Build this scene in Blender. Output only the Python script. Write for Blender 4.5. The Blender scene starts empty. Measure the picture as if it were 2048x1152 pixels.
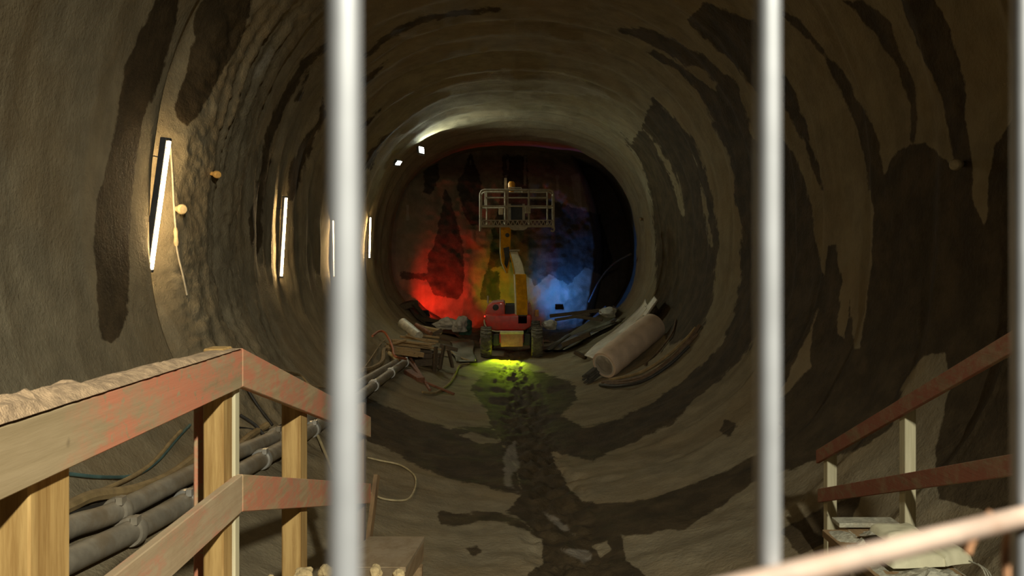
import bpy, bmesh, math, random
import numpy as np
from mathutils import Vector, Matrix

random.seed(4)
scn = bpy.context.scene
col = scn.collection

# ------------------------------------------------------------------ camera
E = 3.10                     # eye height above the tunnel invert
F = 1700.0                   # focal length in pixels of the 2048 x 1152 frame
CX, CY = 1028.0, 525.0       # principal point (vanishing point of the tunnel)
cam_d = bpy.data.cameras.new('camera')
cam = bpy.data.objects.new('camera', cam_d); col.objects.link(cam)
cam.location = (0, 0, E); cam.rotation_euler = (math.pi/2, 0, 0)
cam_d.sensor_width = 36.0; cam_d.lens = F/2048*36.0
cam_d.shift_x = -(CX-1024)/2048; cam_d.shift_y = -(576-CY)/2048
cam_d.clip_start = 0.01; cam_d.clip_end = 200
cam_d.dof.use_dof = True; cam_d.dof.focus_distance = 12.0; cam_d.dof.aperture_fstop = cam_d.lens/2.5
scn.camera = cam

# ------------------------------------------------------------------ world, lights, exposure
w = bpy.data.worlds.new('world'); scn.world = w; w.use_nodes = True
bg = w.node_tree.nodes['Background']; bg.inputs[0].default_value = (0.9, 0.95, 0.85, 1); bg.inputs[1].default_value = 0.004
scn.view_settings.view_transform = 'Standard'; scn.view_settings.look = 'None'
scn.view_settings.exposure = 0.0; scn.view_settings.gamma = 1.0; scn.view_settings.use_curve_mapping = False

def lamp(kind, name, loc, energy, color, aim=None, size=0.1, spot=120, blend=0.6):
    l = bpy.data.lights.new(name, kind); l.energy = energy; l.color = color
    o = bpy.data.objects.new(name, l); col.objects.link(o); o.location = loc
    if kind == 'SPOT': l.spot_size = math.radians(spot); l.spot_blend = blend; l.shadow_soft_size = size
    elif kind == 'POINT': l.shadow_soft_size = size
    if aim is not None:
        o.rotation_euler = (Vector(aim)-Vector(loc)).to_track_quat('-Z', 'Y').to_euler()
    return o
# work lamp of the platform, above and behind the photographer
lamp('SPOT', 'platform_work_lamp', (1.9, -2.2, E+2.9), 2800, (1.0, 0.96, 0.79), aim=(-1.9, 7.0, E-2.6), size=0.10, spot=78, blend=0.9)

# ------------------------------------------------------------------ noise in numpy
def _h(i, j, k, s):
    n = (i*374761393 + j*668265263 + k*1274126177 + s*974634777).astype(np.int64) & 0x7fffffff
    n = ((n ^ (n >> 13))*1274126177) & 0x7fffffff
    n = n ^ (n >> 16)
    return (n & 0xffff)/65535.0
def vnoise(x, y, z, s=0):
    x = np.asarray(x, float); y = np.asarray(y, float); z = np.asarray(z, float)
    i = np.floor(x).astype(np.int64); j = np.floor(y).astype(np.int64); k = np.floor(z).astype(np.int64)
    u = x-i; v = y-j; t = z-k
    u = u*u*(3-2*u); v = v*v*(3-2*v); t = t*t*(3-2*t)
    r = 0
    for a in (0, 1):
        for b in (0, 1):
            for c in (0, 1):
                r = r + _h(i+a, j+b, k+c, s)*(u if a else 1-u)*(v if b else 1-v)*(t if c else 1-t)
    return r*2-1
def sstep(a, b, x):
    t = np.clip((x-a)/(b-a), 0, 1); return t*t*(3-2*t)

# ------------------------------------------------------------------ tunnel profile
ZC = 0.3                                        # level of the widest point, relative to the eye
def halfw(d): return np.clip(4.3+(np.asarray(d, float)-10)*0.026, 4.0, 4.93)
def base_r(th, d):
    c, s = np.abs(np.cos(th)), np.sin(th)
    a = halfw(d); up = s >= 0
    b = np.where(up, 4.6, 3.4); n = np.where(up, 2.45, 2.25)
    return ((c/a)**n + (np.abs(s)/b)**n + 1e-12)**(-1/n)
_rng = np.random.RandomState(7)
RINGS = np.cumsum(np.concatenate([[-6.0], _rng.uniform(1.0, 1.9, 48)]))
RAMP = _rng.uniform(0.03, 0.11, 49)
def disp(th, d):
    th = np.asarray(th, float); d = np.asarray(d, float)
    X, Z = np.cos(th)*4.5, np.sin(th)*4.0
    dd = d + 0.22*vnoise(X*0.35, Z*0.35, d*0.12, 3)
    k = np.clip(np.searchsorted(RINGS, dd)-1, 0, len(RINGS)-2)
    t = (dd-RINGS[k])/(RINGS[k+1]-RINGS[k])
    saw = RAMP[k]*(sstep(0, 0.22, t)*(1-t)**0.8*1.6-0.35)          # each excavation round is a shallow bulge
    s = np.sin(th)
    floor = sstep(-0.55, -0.9, s)
    r = saw*(1-0.75*floor)
    r = r + 0.07*vnoise(X*0.6, Z*0.6, d*0.5, 11)*(1-0.5*floor) + 0.03*vnoise(X*1.9, Z*1.9, d*1.9, 12)
    r = r + 0.010*vnoise(X*6, Z*6, d*6, 13)
    # left side: a smooth near panel ends in an edge; behind it a recess and a rough sprayed mound
    left = sstep(0.25, 0.75, -np.cos(th))
    near = left*(1-sstep(9.86, 9.96, d))
    r = r*(1-0.8*near) - 0.06*near
    lv = sstep(-0.80, -0.45, s)
    r = r + left*lv*sstep(9.90, 9.98, d)*(1-sstep(10.2, 11.2, d))*0.12
    mound = left*sstep(10.05, 10.75, d)*(1-sstep(12.2, 14.8, d))*lv*(1-sstep(0.75, 0.95, s))
    r = r - mound*(0.22 + 0.03*vnoise(X*3, Z*3, d*3, 21) + 0.018*vnoise(X*8, Z*8, d*8, 22) + 0.022*vnoise(X*17, Z*17, d*17, 23))
    r = r - 0.05*left*sstep(10.6, 11.5, d)*(1-sstep(16, 20, d))*vnoise(X*0.8, Z*0.8, d*7, 24)
    # over-excavated pocket behind the last ring, on the right of the face
    r = r + sstep(34.2, 34.9, d)*(0.25+0.55*sstep(0.3, 0.8, np.cos(th)))
    # ring edge before the lit section
    r = r + 0.16*sstep(29.3, 29.9, d)*(1-sstep(31, 34, d))*(1-floor)
    # drainage channel with loose stones along the middle of the invert
    ang = np.abs(th+math.pi/2-0.17*np.clip((25-d)/16.6, 0, 1.1)-0.02*np.sin(d*0.7))
    ch = floor*(1-sstep(0.06, 0.17, ang))
    r = r + ch*(0.05+0.05*vnoise(X*5, d*5, Z*0, 31)+0.03*vnoise(X*11, d*11, Z*0, 32))
    return r
def wall_point(th, d):
    r = base_r(th, d)+disp(th, d)
    return np.stack([r*np.cos(th), np.asarray(d, float)+0*r, E+ZC+r*np.sin(th)], -1)
def gap(x, d, zr):
    th = math.atan2(zr-ZC, x)
    return float(base_r(th, d)+disp(th, d)) - math.hypot(x, zr-ZC)
def W(px, py, d):                                # pixel -> point at depth d
    return Vector(((px-CX)/F*d, d, E-(py-CY)/F*d))
_DG = 1.0*1.02**np.arange(0, 192)
def S(px, py, inset=0.0):                        # pixel -> point resting on the lining
    u, v = (px-CX)/F, -(py-CY)/F
    def gaps(d):
        th = np.arctan2(v*d-ZC, u*d); return base_r(th, d)+disp(th, d)-np.hypot(u*d, v*d-ZC)
    ok = gaps(_DG) > inset
    i = int(np.argmin(ok)) if not ok.all() else len(_DG)-1
    g = np.linspace(_DG[max(i-1, 0)], _DG[i], 40); ok = gaps(g) > inset
    j = int(np.argmin(ok)) if not ok.all() else 39
    lo = float(g[max(j-1, 0)])
    return Vector((u*lo, lo, E+v*lo))
def _hs(i, j, k, s):
    n = (i*374761393 + j*668265263 + k*1274126177 + s*974634777) & 0x7fffffff
    n = ((n ^ (n >> 13))*1274126177) & 0x7fffffff
    n = n ^ (n >> 16)
    return (n & 0xffff)/65535.0
def vn(x, y, z, s=0):                            # the same noise for single points
    i, j, k = math.floor(x), math.floor(y), math.floor(z); u, v, t = x-i, y-j, z-k
    u = u*u*(3-2*u); v = v*v*(3-2*v); t = t*t*(3-2*t); r = 0.0
    for a in (0, 1):
        for b in (0, 1):
            for c in (0, 1): r += _hs(i+a, j+b, k+c, s)*(u if a else 1-u)*(v if b else 1-v)*(t if c else 1-t)
    return r*2-1

# ------------------------------------------------------------------ material helpers
def new_mat(name):
    m = bpy.data.materials.new(name); m.use_nodes = True
    nt = m.node_tree; b = nt.nodes['Principled BSDF']
    return m, nt, b
def N(nt, t, **kw):
    n = nt.nodes.new(t)
    for k, v in kw.items():
        if hasattr(n, k): setattr(n, k, v)
        else: n.inputs[k.replace('_', ' ')].default_value = v
    return n
def mixc(nt, fac, a, b, mode='MIX'):
    n = nt.nodes.new('ShaderNodeMix'); n.data_type = 'RGBA'; n.blend_type = mode
    for sock, val in ((0, fac), (6, a), (7, b)):
        if isinstance(val, bpy.types.NodeSocket): nt.links.new(val, n.inputs[sock])
        elif sock == 0: n.inputs[0].default_value = val
        else: n.inputs[sock].default_value = (*val, 1)
    return n.outputs[2]
def ramp(nt, v, a, b):
    n = nt.nodes.new('ShaderNodeMapRange'); n.interpolation_type = 'SMOOTHSTEP'
    n.inputs[1].default_value = a; n.inputs[2].default_value = b
    nt.links.new(v, n.inputs[0]); return n.outputs[0]
def math_n(nt, op, a, b=0.0):
    n = nt.nodes.new('ShaderNodeMath'); n.operation = op
    for i, v in enumerate((a, b)):
        if isinstance(v, bpy.types.NodeSocket): nt.links.new(v, n.inputs[i])
        else: n.inputs[i].default_value = v
    return n.outputs[0]
def noise(nt, vec, scale, detail=4, rough=0.6, stretch=None):
    n = nt.nodes.new('ShaderNodeTexNoise'); n.inputs['Scale'].default_value = scale
    n.inputs['Detail'].default_value = detail; n.inputs['Roughness'].default_value = rough
    if stretch:
        mp = nt.nodes.new('ShaderNodeMapping'); mp.inputs['Scale'].default_value = stretch
        nt.links.new(vec, mp.inputs[0]); vec = mp.outputs[0]
    nt.links.new(vec, n.inputs['Vector']); return n.outputs['Fac']
def bump(nt, b, h, strength, dist):
    n = nt.nodes.new('ShaderNodeBump'); n.inputs['Strength'].default_value = strength
    n.inputs['Distance'].default_value = dist
    nt.links.new(h, n.inputs['Height']); nt.links.new(n.outputs[0], b.inputs['Normal'])
def plain(name, c, rough=0.6, metal=0.0, var=0.25, scale=8.0, dirt=None, dirt_amt=0.0, bmp=0.0, coat=0.0):
    """one colour with procedural mottling and optional dirt"""
    m, nt, b = new_mat(name)
    tc = nt.nodes.new('ShaderNodeTexCoord')
    f = noise(nt, tc.outputs['Object'], scale, 5)
    lo = tuple(v*(1-var) for v in c); hi = tuple(min(1, v*(1+var)) for v in c)
    out = mixc(nt, ramp(nt, f, 0.3, 0.7), lo, hi)
    if dirt:
        g = noise(nt, tc.outputs['Object'], scale*0.45, 6, 0.7)
        out = mixc(nt, math_n(nt, 'MULTIPLY', ramp(nt, g, 0.45, 0.65), dirt_amt), out, dirt)
    nt.links.new(out, b.inputs['Base Color'])
    b.inputs['Roughness'].default_value = rough; b.inputs['Metallic'].default_value = metal
    b.inputs['Coat Weight'].default_value = coat
    if bmp: bump(nt, b, noise(nt, tc.outputs['Object'], scale*5, 4), bmp, 0.01)
    return m
def emit(name, c, strength):
    m, nt, b = new_mat(name)
    b.inputs['Base Color'].default_value = (*c, 1)
    b.inputs['Emission Color'].default_value = (*c, 1); b.inputs['Emission Strength'].default_value = strength
    return m
def wood(name, c1, c2, grain_axis=2, paint=None, paint_lo=0.45, paint_hi=0.6, rough=0.75, sc=1.0, bare=None, dust=0.55):
    m, nt, b = new_mat(name)
    tc = nt.nodes.new('ShaderNodeTexCoord')
    st = [14*sc, 14*sc, 14*sc]; st[grain_axis] = 0.9*sc
    g = noise(nt, tc.outputs['Object'], 2.2, 6, 0.65, tuple(st))
    out = mixc(nt, ramp(nt, g, 0.32, 0.68), c1, c2)
    kn = noise(nt, tc.outputs['Object'], 7.0, 2)
    out = mixc(nt, ramp(nt, kn, 0.70, 0.78), out, tuple(v*0.45 for v in c1))
    if paint:
        ss = [6, 6, 6]; ss[grain_axis] = 2.2
        p = noise(nt, tc.outputs['Object'], 1.3, 7, 0.72, tuple(ss))
        fl = noise(nt, tc.outputs['Object'], 38, 3, 0.6)
        pf = math_n(nt, 'MULTIPLY', ramp(nt, p, paint_lo, paint_hi), ramp(nt, fl, 0.30, 0.42))
        if bare:                                     # paint worn off along one end of the board
            sp = nt.nodes.new('ShaderNodeSeparateXYZ'); nt.links.new(tc.outputs['Object'], sp.inputs[0])
            yy = math_n(nt, 'ADD', sp.outputs[1], math_n(nt, 'MULTIPLY', math_n(nt, 'SUBTRACT', p, 0.5), 0.8))
            pf = math_n(nt, 'MULTIPLY', pf, ramp(nt, yy, bare[0], bare[1]))
        out = mixc(nt, pf, out, paint)
        dustn = noise(nt, tc.outputs['Object'], 5.5, 6, 0.7)
        out = mixc(nt, math_n(nt, 'MULTIPLY', ramp(nt, dustn, 0.45, 0.7), dust), out, (0.36, 0.26, 0.15))
    nt.links.new(out, b.inputs['Base Color']); b.inputs['Roughness'].default_value = rough
    bump(nt, b, g, 0.35, 0.006)
    return m

# tunnel concrete: damp marks, one painted recess shade and pale efflorescence are vertex attributes placed on the lining
def concrete(name, dry, wet, bump_s=0.65):
    m, nt, b = new_mat(name)
    tc = nt.nodes.new('ShaderNodeTexCoord'); P = tc.outputs['Object']
    aw = N(nt, 'ShaderNodeAttribute', attribute_name='wet'); ap = N(nt, 'ShaderNodeAttribute', attribute_name='pale')
    ar = N(nt, 'ShaderNodeAttribute', attribute_name='ringc')
    big = noise(nt, P, 0.55, 5, 0.6); mid = noise(nt, P, 2.6, 6, 0.65); fine = noise(nt, P, 22, 4, 0.65)
    streak = noise(nt, ar.outputs['Vector'], 1.0, 5, 0.55, (0.34, 1.5, 1.0))
    base = mixc(nt, ramp(nt, mid, 0.3, 0.72), tuple(v*0.82 for v in dry), tuple(v*1.15 for v in dry))
    base = mixc(nt, math_n(nt, 'MULTIPLY', ramp(nt, big, 0.42, 0.66), 0.45), base, (dry[0]*1.0, dry[1]*0.83, dry[2]*0.62))
    base = mixc(nt, math_n(nt, 'MULTIPLY', ramp(nt, streak, 0.52, 0.60), 0.22), base, (wet[0]*1.6, wet[1]*1.6, wet[2]*1.6))
    edge = noise(nt, P, 3.0, 6, 0.65)
    e2 = math_n(nt, 'MULTIPLY', math_n(nt, 'SUBTRACT', edge, 0.5), 1.5)
    wv = math_n(nt, 'ADD', aw.outputs['Fac'], e2)
    wm = ramp(nt, wv, 0.38, 0.62)
    wet_and_shade_c = mixc(nt, ramp(nt, mid, 0.35, 0.7), tuple(v*0.75 for v in wet), tuple(v*1.35 for v in wet))
    out = mixc(nt, wm, base, wet_and_shade_c)
    pm = ramp(nt, math_n(nt, 'ADD', ap.outputs['Fac'], math_n(nt, 'MULTIPLY', math_n(nt, 'SUBTRACT', mid, 0.5), 1.2)), 0.42, 0.7)
    out = mixc(nt, math_n(nt, 'MULTIPLY', pm, 0.45), out, (0.42, 0.38, 0.31))
    nt.links.new(out, b.inputs['Base Color'])
    r = nt.nodes.new('ShaderNodeMapRange'); r.inputs[3].default_value = 0.92; r.inputs[4].default_value = 0.8
    b.inputs['Specular IOR Level'].default_value = 0.18
    nt.links.new(wm, r.inputs[0]); nt.links.new(r.outputs[0], b.inputs['Roughness'])
    h = math_n(nt, 'ADD', math_n(nt, 'MULTIPLY', fine, 0.5), mid)
    bump(nt, b, h, bump_s, 0.05)
    return m
M = {}
M['concrete'] = concrete('shotcrete', (0.285, 0.24, 0.155), (0.074, 0.053, 0.028))
M['face'] = concrete('rock_face', (0.24, 0.20, 0.14), (0.07, 0.06, 0.045), 0.7)

# ------------------------------------------------------------------ stains and one painted recess shade: outlines on the lining
WET_AND_SHADE = [
 [(310,0),(358,0),(335,110),(305,200),(285,240),(270,330),(262,400),(258,520),(255,640),(225,690),(205,680),(195,600),(188,470),(195,400),(215,320),(235,230),(250,130),(290,50)],
 [(310,0),(358,0),(370,-90),(330,-90)],
 [(400,0),(505,0),(490,60),(460,120),(430,170),(400,220),(375,255),(350,240),(345,215),(370,150),(385,60)],  # shade of the recess above the first lamp, painted as a dark patch
 [(400,0),(505,0),(540,-90),(430,-90)],  # the same painted shade, carried on above the frame
 [(498,483),(498,443),(512,366),(521,339),(527,277),(547,224),(577,165),(606,118),(654,80),(654,95),(612,139),(583,192),(550,262),(536,339),(528,375),(523,492),(512,510)],
 [(618,139),(603,203),(589,203),(609,159)],
 [(645,192),(652,230),(636,265),(618,310),(600,360),(585,400),(575,400),(577,339),(589,313),(612,271),(636,242)],
 [(775,121),(754,147),(724,177),(723,159),(748,139)], [(760,218),(739,245),(721,262),(721,252),(745,227)],
 [(795,257),(763,289),(739,339),(727,339),(736,307),(769,271)],
 [(724,112),(783,59),(842,35),(931,18),(999,15),(999,24),(931,30),(842,47),(783,77),(730,118)],
 [(1233,56),(1302,57),(1351,80),(1393,101),(1469,160),(1490,222),(1507,278),(1507,399),(1472,399),(1469,347),(1452,295),(1420,250),(1427,243),(1396,180),(1351,139),(1285,101),(1309,101),(1348,121),(1431,180),(1434,167),(1407,139),(1379,135),(1316,94),(1247,66)],
 [(1372,38),(1407,7),(1455,21),(1507,42),(1520,60),(1530,200),(1507,180),(1476,139),(1462,118),(1441,104),(1400,69)],
 [(1240,265),(1262,290),(1285,253),(1306,194),(1344,229),(1386,278),(1410,340),(1427,399),(1434,446),(1439,494),(1430,543),(1422,611),(1400,660),(1340,690),(1310,640),(1312,494),(1303,397),(1285,330)],
 [(1470,399),(1483,446),(1483,543),(1468,630),(1444,689),(1371,757),(1303,807),(1219,844),(1163,854),(1130,835),(1100,830),(1090,900),(1186,922),(1345,849),(1389,795),(1440,760),(1493,708),(1530,640),(1560,600),(1570,400),(1545,290),(1507,278)],
 [(1566,22),(1595,36),(1646,95),(1697,164),(1733,226),(1755,277),(1770,346),(1741,420),(1733,328),(1715,262),(1682,179),(1635,98),(1566,33)],
 [(1803,0),(1868,0),(1901,62),(1919,120),(1936,204),(1932,255),(1943,328),(1905,328),(1897,255),(1876,175),(1846,109),(1810,36)],
 [(1803,0),(1868,0),(1800,-110),(1730,-110)],
 [(1682,0),(1726,0),(1781,47),(1803,109),(1828,164),(1835,233),(1826,284),(1821,204),(1792,131),(1755,73),(1719,33)],
 [(1567,146),(1595,193),(1617,270),(1642,350),(1646,397),(1635,365),(1606,284),(1566,208)],
 [(1530,290),(1560,273),(1587,310),(1613,372),(1632,470),(1745,470),(1741,346),(1770,346),(1795,300),(1850,285),(1905,330),(1943,328),(1969,461),(1985,292),(2040,219),(2120,150),(2300,150),(2300,1100),(1880,1000),(1868,897),(1900,780),(1890,705),(1847,714),(1805,772),(1785,851),(1700,800),(1640,830),(1570,880),(1545,800),(1530,640)],
 [(1144,985),(1177,1004),(1247,1008),(1327,990),(1397,966),(1505,915),(1560,870),(1640,800),(1700,760),(1785,720),(1785,851),(1739,890),(1665,915),(1560,945),(1509,962),(1425,1022),(1369,1060),(1242,1072),(1200,1040)],
 [(725,790),(790,820),(850,845),(900,856),(984,854),(1031,933),(1045,990),(990,978),(930,965),(862,947),(800,912),(741,882),(715,860)],
 [(874,1032),(884,1022),(920,1024),(984,1025),(1045,1040),(1087,1079),(1050,1060),(1012,1046),(956,1044),(919,1053),(884,1048)],
 [(975,742),(1060,740),(1150,765),(1153,800),(1120,833),(1100,870),(1110,930),(1144,985),(1180,1010),(1240,1060),(1250,1120),(1300,1160),(1320,1260),(1000,1260),(1050,1152),(1085,1125),(1085,1080),(1030,1030),(1012,1022),(1045,990),(1031,933),(984,854),(970,816),(940,775)],
 [(1450,840),(1475,850),(1460,872),(1440,866)],
 [(930,1095),(955,1092),(962,1102),(945,1108)],
 [(1560,1060),(1650,1010),(1720,990),(1700,1060),(1600,1110)],
]
DRY = [
 [(1327,305),(1357,353),(1371,431),(1364,431),(1352,353)], [(1386,310),(1410,397),(1429,494),(1420,494),(1402,397),(1393,329)],
 [(1285,253),(1320,292),(1348,347),(1371,431),(1362,431),(1338,347),(1310,292)],
 [(1872,0),(1952,0),(1992,33),(2007,91),(2018,120),(2040,219),(1985,292),(1978,383),(1973,443),(1969,461),(1946,394),(1945,365),(1941,292),(1930,233),(1934,182),(1916,84),(1894,44)],
 [(1626,380),(1741,380),(1748,420),(1745,470),(1739,560),(1721,696),(1708,700),(1700,600),(1690,680),(1675,669),(1684,560),(1671,484),(1657,493),(1648,551),(1639,529),(1632,470)],
 [(1644,592),(1626,651),(1621,696),(1621,732),(1599,755),(1567,795),(1556,800),(1562,782),(1599,705),(1621,660),(1639,606)],
 [(919,870),(940,865),(985,876),(1003,887),(960,888)],
 [(1186,1092),(1215,1080),(1225,1100),(1200,1115)],
]
PALE = [
 [(1045,150),(1105,144),(1150,155),(1200,175),(1230,200),(1180,190),(1120,190),(1065,180),(1100,165)],
 [(545,85),(560,84),(540,130),(520,150),(500,165),(505,140)],
 [(1005,905),(1030,880),(1040,930),(1020,960),(1040,985),(1010,975)],
 [(1075,1015),(1120,1040),(1150,1070),(1120,1060)],
 [(1110,1095),(1180,1100),(1185,1120),(1170,1125)],
]
FACE_WET = [
 [(846,326),(876,323),(879,353),(864,390),(849,385)], [(941,303),(958,350),(964,373),(958,450),(944,453),(929,432),(914,373),(926,344)],
 [(890,379),(900,391),(917,456),(929,500),(929,560),(920,600),(870,590),(852,560),(855,515),(873,477),(885,412)],
 [(1005,311),(1053,311),(1060,400),(1100,400),(1200,430),(1225,520),(1205,552),(1170,535),(1135,572),(1100,548),(1070,570),(1030,520),(975,540),(985,465),(1005,373)],
 [(800,545),(870,548),(868,560),(802,558)], [(970,540),(1000,545),(1000,600),(960,600)],
]
FACE_PALE = [
 [(1008,350),(1016,350),(1013,372),(1016,400),(1009,400)], [(1047,311),(1054,311),(1052,372),(1047,372)], [(1111,350),(1118,350),(1118,395),(1113,395)],
 [(1140,350),(1160,345),(1165,420),(1148,400)], [(1012,318),(1018,318),(1018,340),(1014,340)],
 [(812,410),(818,410),(818,440),(813,440)], [(939,318),(943,318),(943,335),(940,335)],
]
def poly_field(px, py, polys, soft):
    """1 inside, 0 outside, linear over +-soft pixels across the outline"""
    out = np.zeros(px.shape)
    for P in polys:
        A = np.array(P, float); lo = A.min(0)-soft*1.2; hi = A.max(0)+soft*1.2
        ix = np.nonzero((px > lo[0]) & (px < hi[0]) & (py > lo[1]) & (py < hi[1]))[0]
        if not len(ix): continue
        x, y = px[ix], py[ix]; inside = np.zeros(len(ix), bool); d2 = np.full(len(ix), 1e9)
        for (x0, y0), (x1, y1) in zip(P, P[1:]+P[:1]):
            c = ((y0 > y) != (y1 > y))
            with np.errstate(divide='ignore', invalid='ignore'):
                xi = (x1-x0)*(y-y0)/((y1-y0) if y1 != y0 else 1e-9)+x0
            inside ^= c & (x < xi)
            ex, ey = x1-x0, y1-y0; L = ex*ex+ey*ey+1e-9
            t = np.clip(((x-x0)*ex+(y-y0)*ey)/L, 0, 1)
            d2 = np.minimum(d2, (x-x0-t*ex)**2+(y-y0-t*ey)**2)
        sd = np.where(inside, 1, -1)*np.sqrt(d2)
        out[ix] = np.maximum(out[ix], np.clip(0.5+sd/(2*soft), 0, 1))
    return out

# ------------------------------------------------------------------ object helpers
ORG = {}
def link(o, parent=None, org=None):
    col.objects.link(o)
    if parent is not None:
        o.parent = parent; ORG[o.name] = ORG[parent.name]
    else: ORG[o.name] = Vector(org) if org is not None else Vector((0, 0, 0))
def tag(o, label, cat, group=None):
    o['label'] = label; o['category'] = cat
    if group: o['group'] = group
    return o
def thing(name, loc, label, cat, group=None):
    o = bpy.data.objects.new(name, None); o.empty_display_size = 0.1
    o.location = loc; link(o, None, loc)
    return tag(o, label, cat, group)
class MB:
    def __init__(s): s.v = []; s.f = []
    def add(s, vs, fs):
        n = len(s.v); s.v += [tuple(v) for v in vs]; s.f += [tuple(i+n for i in f) for f in fs]; return s
    def box(s, c, size, rot=None):
        c = Vector(c); h = Vector(size)/2; R = rot if rot is not None else Matrix.Identity(3)
        vs = [c+R@Vector((x*h.x, y*h.y, z*h.z)) for z in (-1, 1) for y in (-1, 1) for x in (-1, 1)]
        return s.add(vs, [(0,2,3,1),(4,5,7,6),(0,1,5,4),(2,6,7,3),(0,4,6,2),(1,3,7,5)])
    def bar(s, a, b, wdt, hgt, up=(0, 0, 1)):
        a, b = Vector(a), Vector(b); y = (b-a); L = y.length; y.normalize()
        x = y.cross(Vector(up))
        if x.length < 1e-4: x = Vector((1, 0, 0))
        x.normalize(); z = x.cross(y)
        R = Matrix((x, y, z)).transposed()
        return s.box((a+b)/2, (wdt, L, hgt), R)
    def tube(s, pts, r, n=10, cap=True):
        pts = [Vector(p) for p in pts]; rs = r if isinstance(r, (list, tuple)) else [r]*len(pts)
        vs = []; fs = []; prev = None
        for i, p in enumerate(pts):
            t = (pts[min(i+1, len(pts)-1)]-pts[max(i-1, 0)]).normalized()
            if prev is None:
                u = t.cross(Vector((0, 0, 1)))
                if u.length < 1e-3: u = t.cross(Vector((1, 0, 0)))
            else: u = prev-t*prev.dot(t)
            u.normalize(); prev = u; v = t.cross(u)
            vs += [p+(u*math.cos(2*math.pi*k/n)+v*math.sin(2*math.pi*k/n))*rs[i] for k in range(n)]
        for i in range(len(pts)-1):
            for k in range(n):
                a = i*n+k; b = i*n+(k+1) % n; fs.append((a, b, b+n, a+n))
        if cap:
            fs.append(tuple(range(n-1, -1, -1))); m = (len(pts)-1)*n; fs.append(tuple(range(m, m+n)))
        return s.add(vs, fs)
    def lathe(s, c, axis, prof, n=20):
        """prof: list of (distance along axis, radius)"""
        c = Vector(c); ax = Vector(axis).normalized()
        return s.tube2(c, ax, prof, n)
    def tube2(s, c, ax, prof, n):
        u = ax.cross(Vector((0, 0, 1)))
        if u.length < 1e-3: u = ax.cross(Vector((1, 0, 0)))
        u.normalize(); v = ax.cross(u); vs = []; fs = []
        for h, r in prof:
            vs += [c+ax*h+(u*math.cos(2*math.pi*k/n)+v*math.sin(2*math.pi*k/n))*r for k in range(n)]
        for i in range(len(prof)-1):
            for k in range(n):
                a = i*n+k; b = i*n+(k+1) % n; fs.append((a, b, b+n, a+n))
        fs.append(tuple(range(n-1, -1, -1))); m = (len(prof)-1)*n; fs.append(tuple(range(m, m+n)))
        return s.add(vs, fs)
    def prism(s, outline, a, b):
        """outline: list of 3D points, extruded by vector b-a"""
        n = len(outline); off = Vector(b)-Vector(a)
        o = [Vector(p) for p in outline]
        return s.add(o+[p+off for p in o], [tuple(range(n-1, -1, -1)), tuple(range(n, 2*n))]+[(i, (i+1) % n, (i+1) % n+n, i+n) for i in range(n)])
    def build(s, name, mat, parent=None, org=None, bevel=0.0, smooth=False, seg=2, label=None):
        o0 = ORG[parent.name] if parent is not None else (Vector(org) if org is not None else Vector((0, 0, 0)))
        me = bpy.data.meshes.new(name); me.from_pydata([tuple(Vector(v)-o0) for v in s.v], [], s.f)
        bm = bmesh.new(); bm.from_mesh(me)
        bmesh.ops.recalc_face_normals(bm, faces=bm.faces)
        if bevel: bmesh.ops.bevel(bm, geom=bm.edges[:], offset=bevel, segments=seg, affect='EDGES', profile=0.6, clamp_overlap=True)
        bm.to_mesh(me); bm.free(); me.materials.append(mat)
        if smooth:
            me.shade_smooth() if hasattr(me, 'shade_smooth') else None
            me.set_sharp_from_angle(angle=math.radians(40))
        o = bpy.data.objects.new(name, me)
        link(o, parent, org)
        if parent is None: o.location = o0
        if label: o['label'] = label
        return o
def curve_pts(pts, n=8):
    """Catmull-Rom through the points"""
    P = [Vector(p) for p in pts]; P = [P[0]*2-P[1]]+P+[P[-1]*2-P[-2]]; out = []
    for i in range(1, len(P)-2):
        for k in range(n):
            t = k/n; a, b, c, d = P[i-1], P[i], P[i+1], P[i+2]
            out.append(0.5*((2*b)+(c-a)*t+(2*a-5*b+4*c-d)*t*t+(3*b-a-3*c+d)*t**3))
    out.append(P[-2]); return out

# ------------------------------------------------------------------ tunnel lining
ds = [-4.0, -2.5, -1, 0, 1, 1.8, 2.5, 3.1, 3.7, 4.3]
inv = np.arange(4.2*F/4.8, 4.5*F/42.5, -3.2)
ds = np.concatenate([ds, 4.2*F/inv]); ds = np.concatenate([ds[ds < 24], np.arange(ds[ds < 24][-1]+0.16, 42.6, 0.16)])
NT = 840
THS = np.linspace(-math.pi*1.5, math.pi*0.5, NT+1)[:-1]         # seam at the crown
TH, DD = np.meshgrid(THS, ds)
PTS = wall_point(TH, DD)
nd = len(ds)
flat = PTS.reshape(-1, 3)
dsafe = np.maximum(flat[:, 1], 0.5)
PX = CX+F*flat[:, 0]/dsafe; PY = CY-F*(flat[:, 2]-E)/dsafe
wet = poly_field(PX, PY, WET_AND_SHADE, 9.0)
wet = np.minimum(wet, 1-poly_field(PX, PY, DRY, 7.0))
wet[flat[:, 1] < 4] = 0
pale = poly_field(PX, PY, PALE, 12.0); pale[flat[:, 1] < 4] = 0
ringc = np.stack([TH.ravel()*4.5, DD.ravel(), np.zeros(TH.size)], -1)
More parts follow.
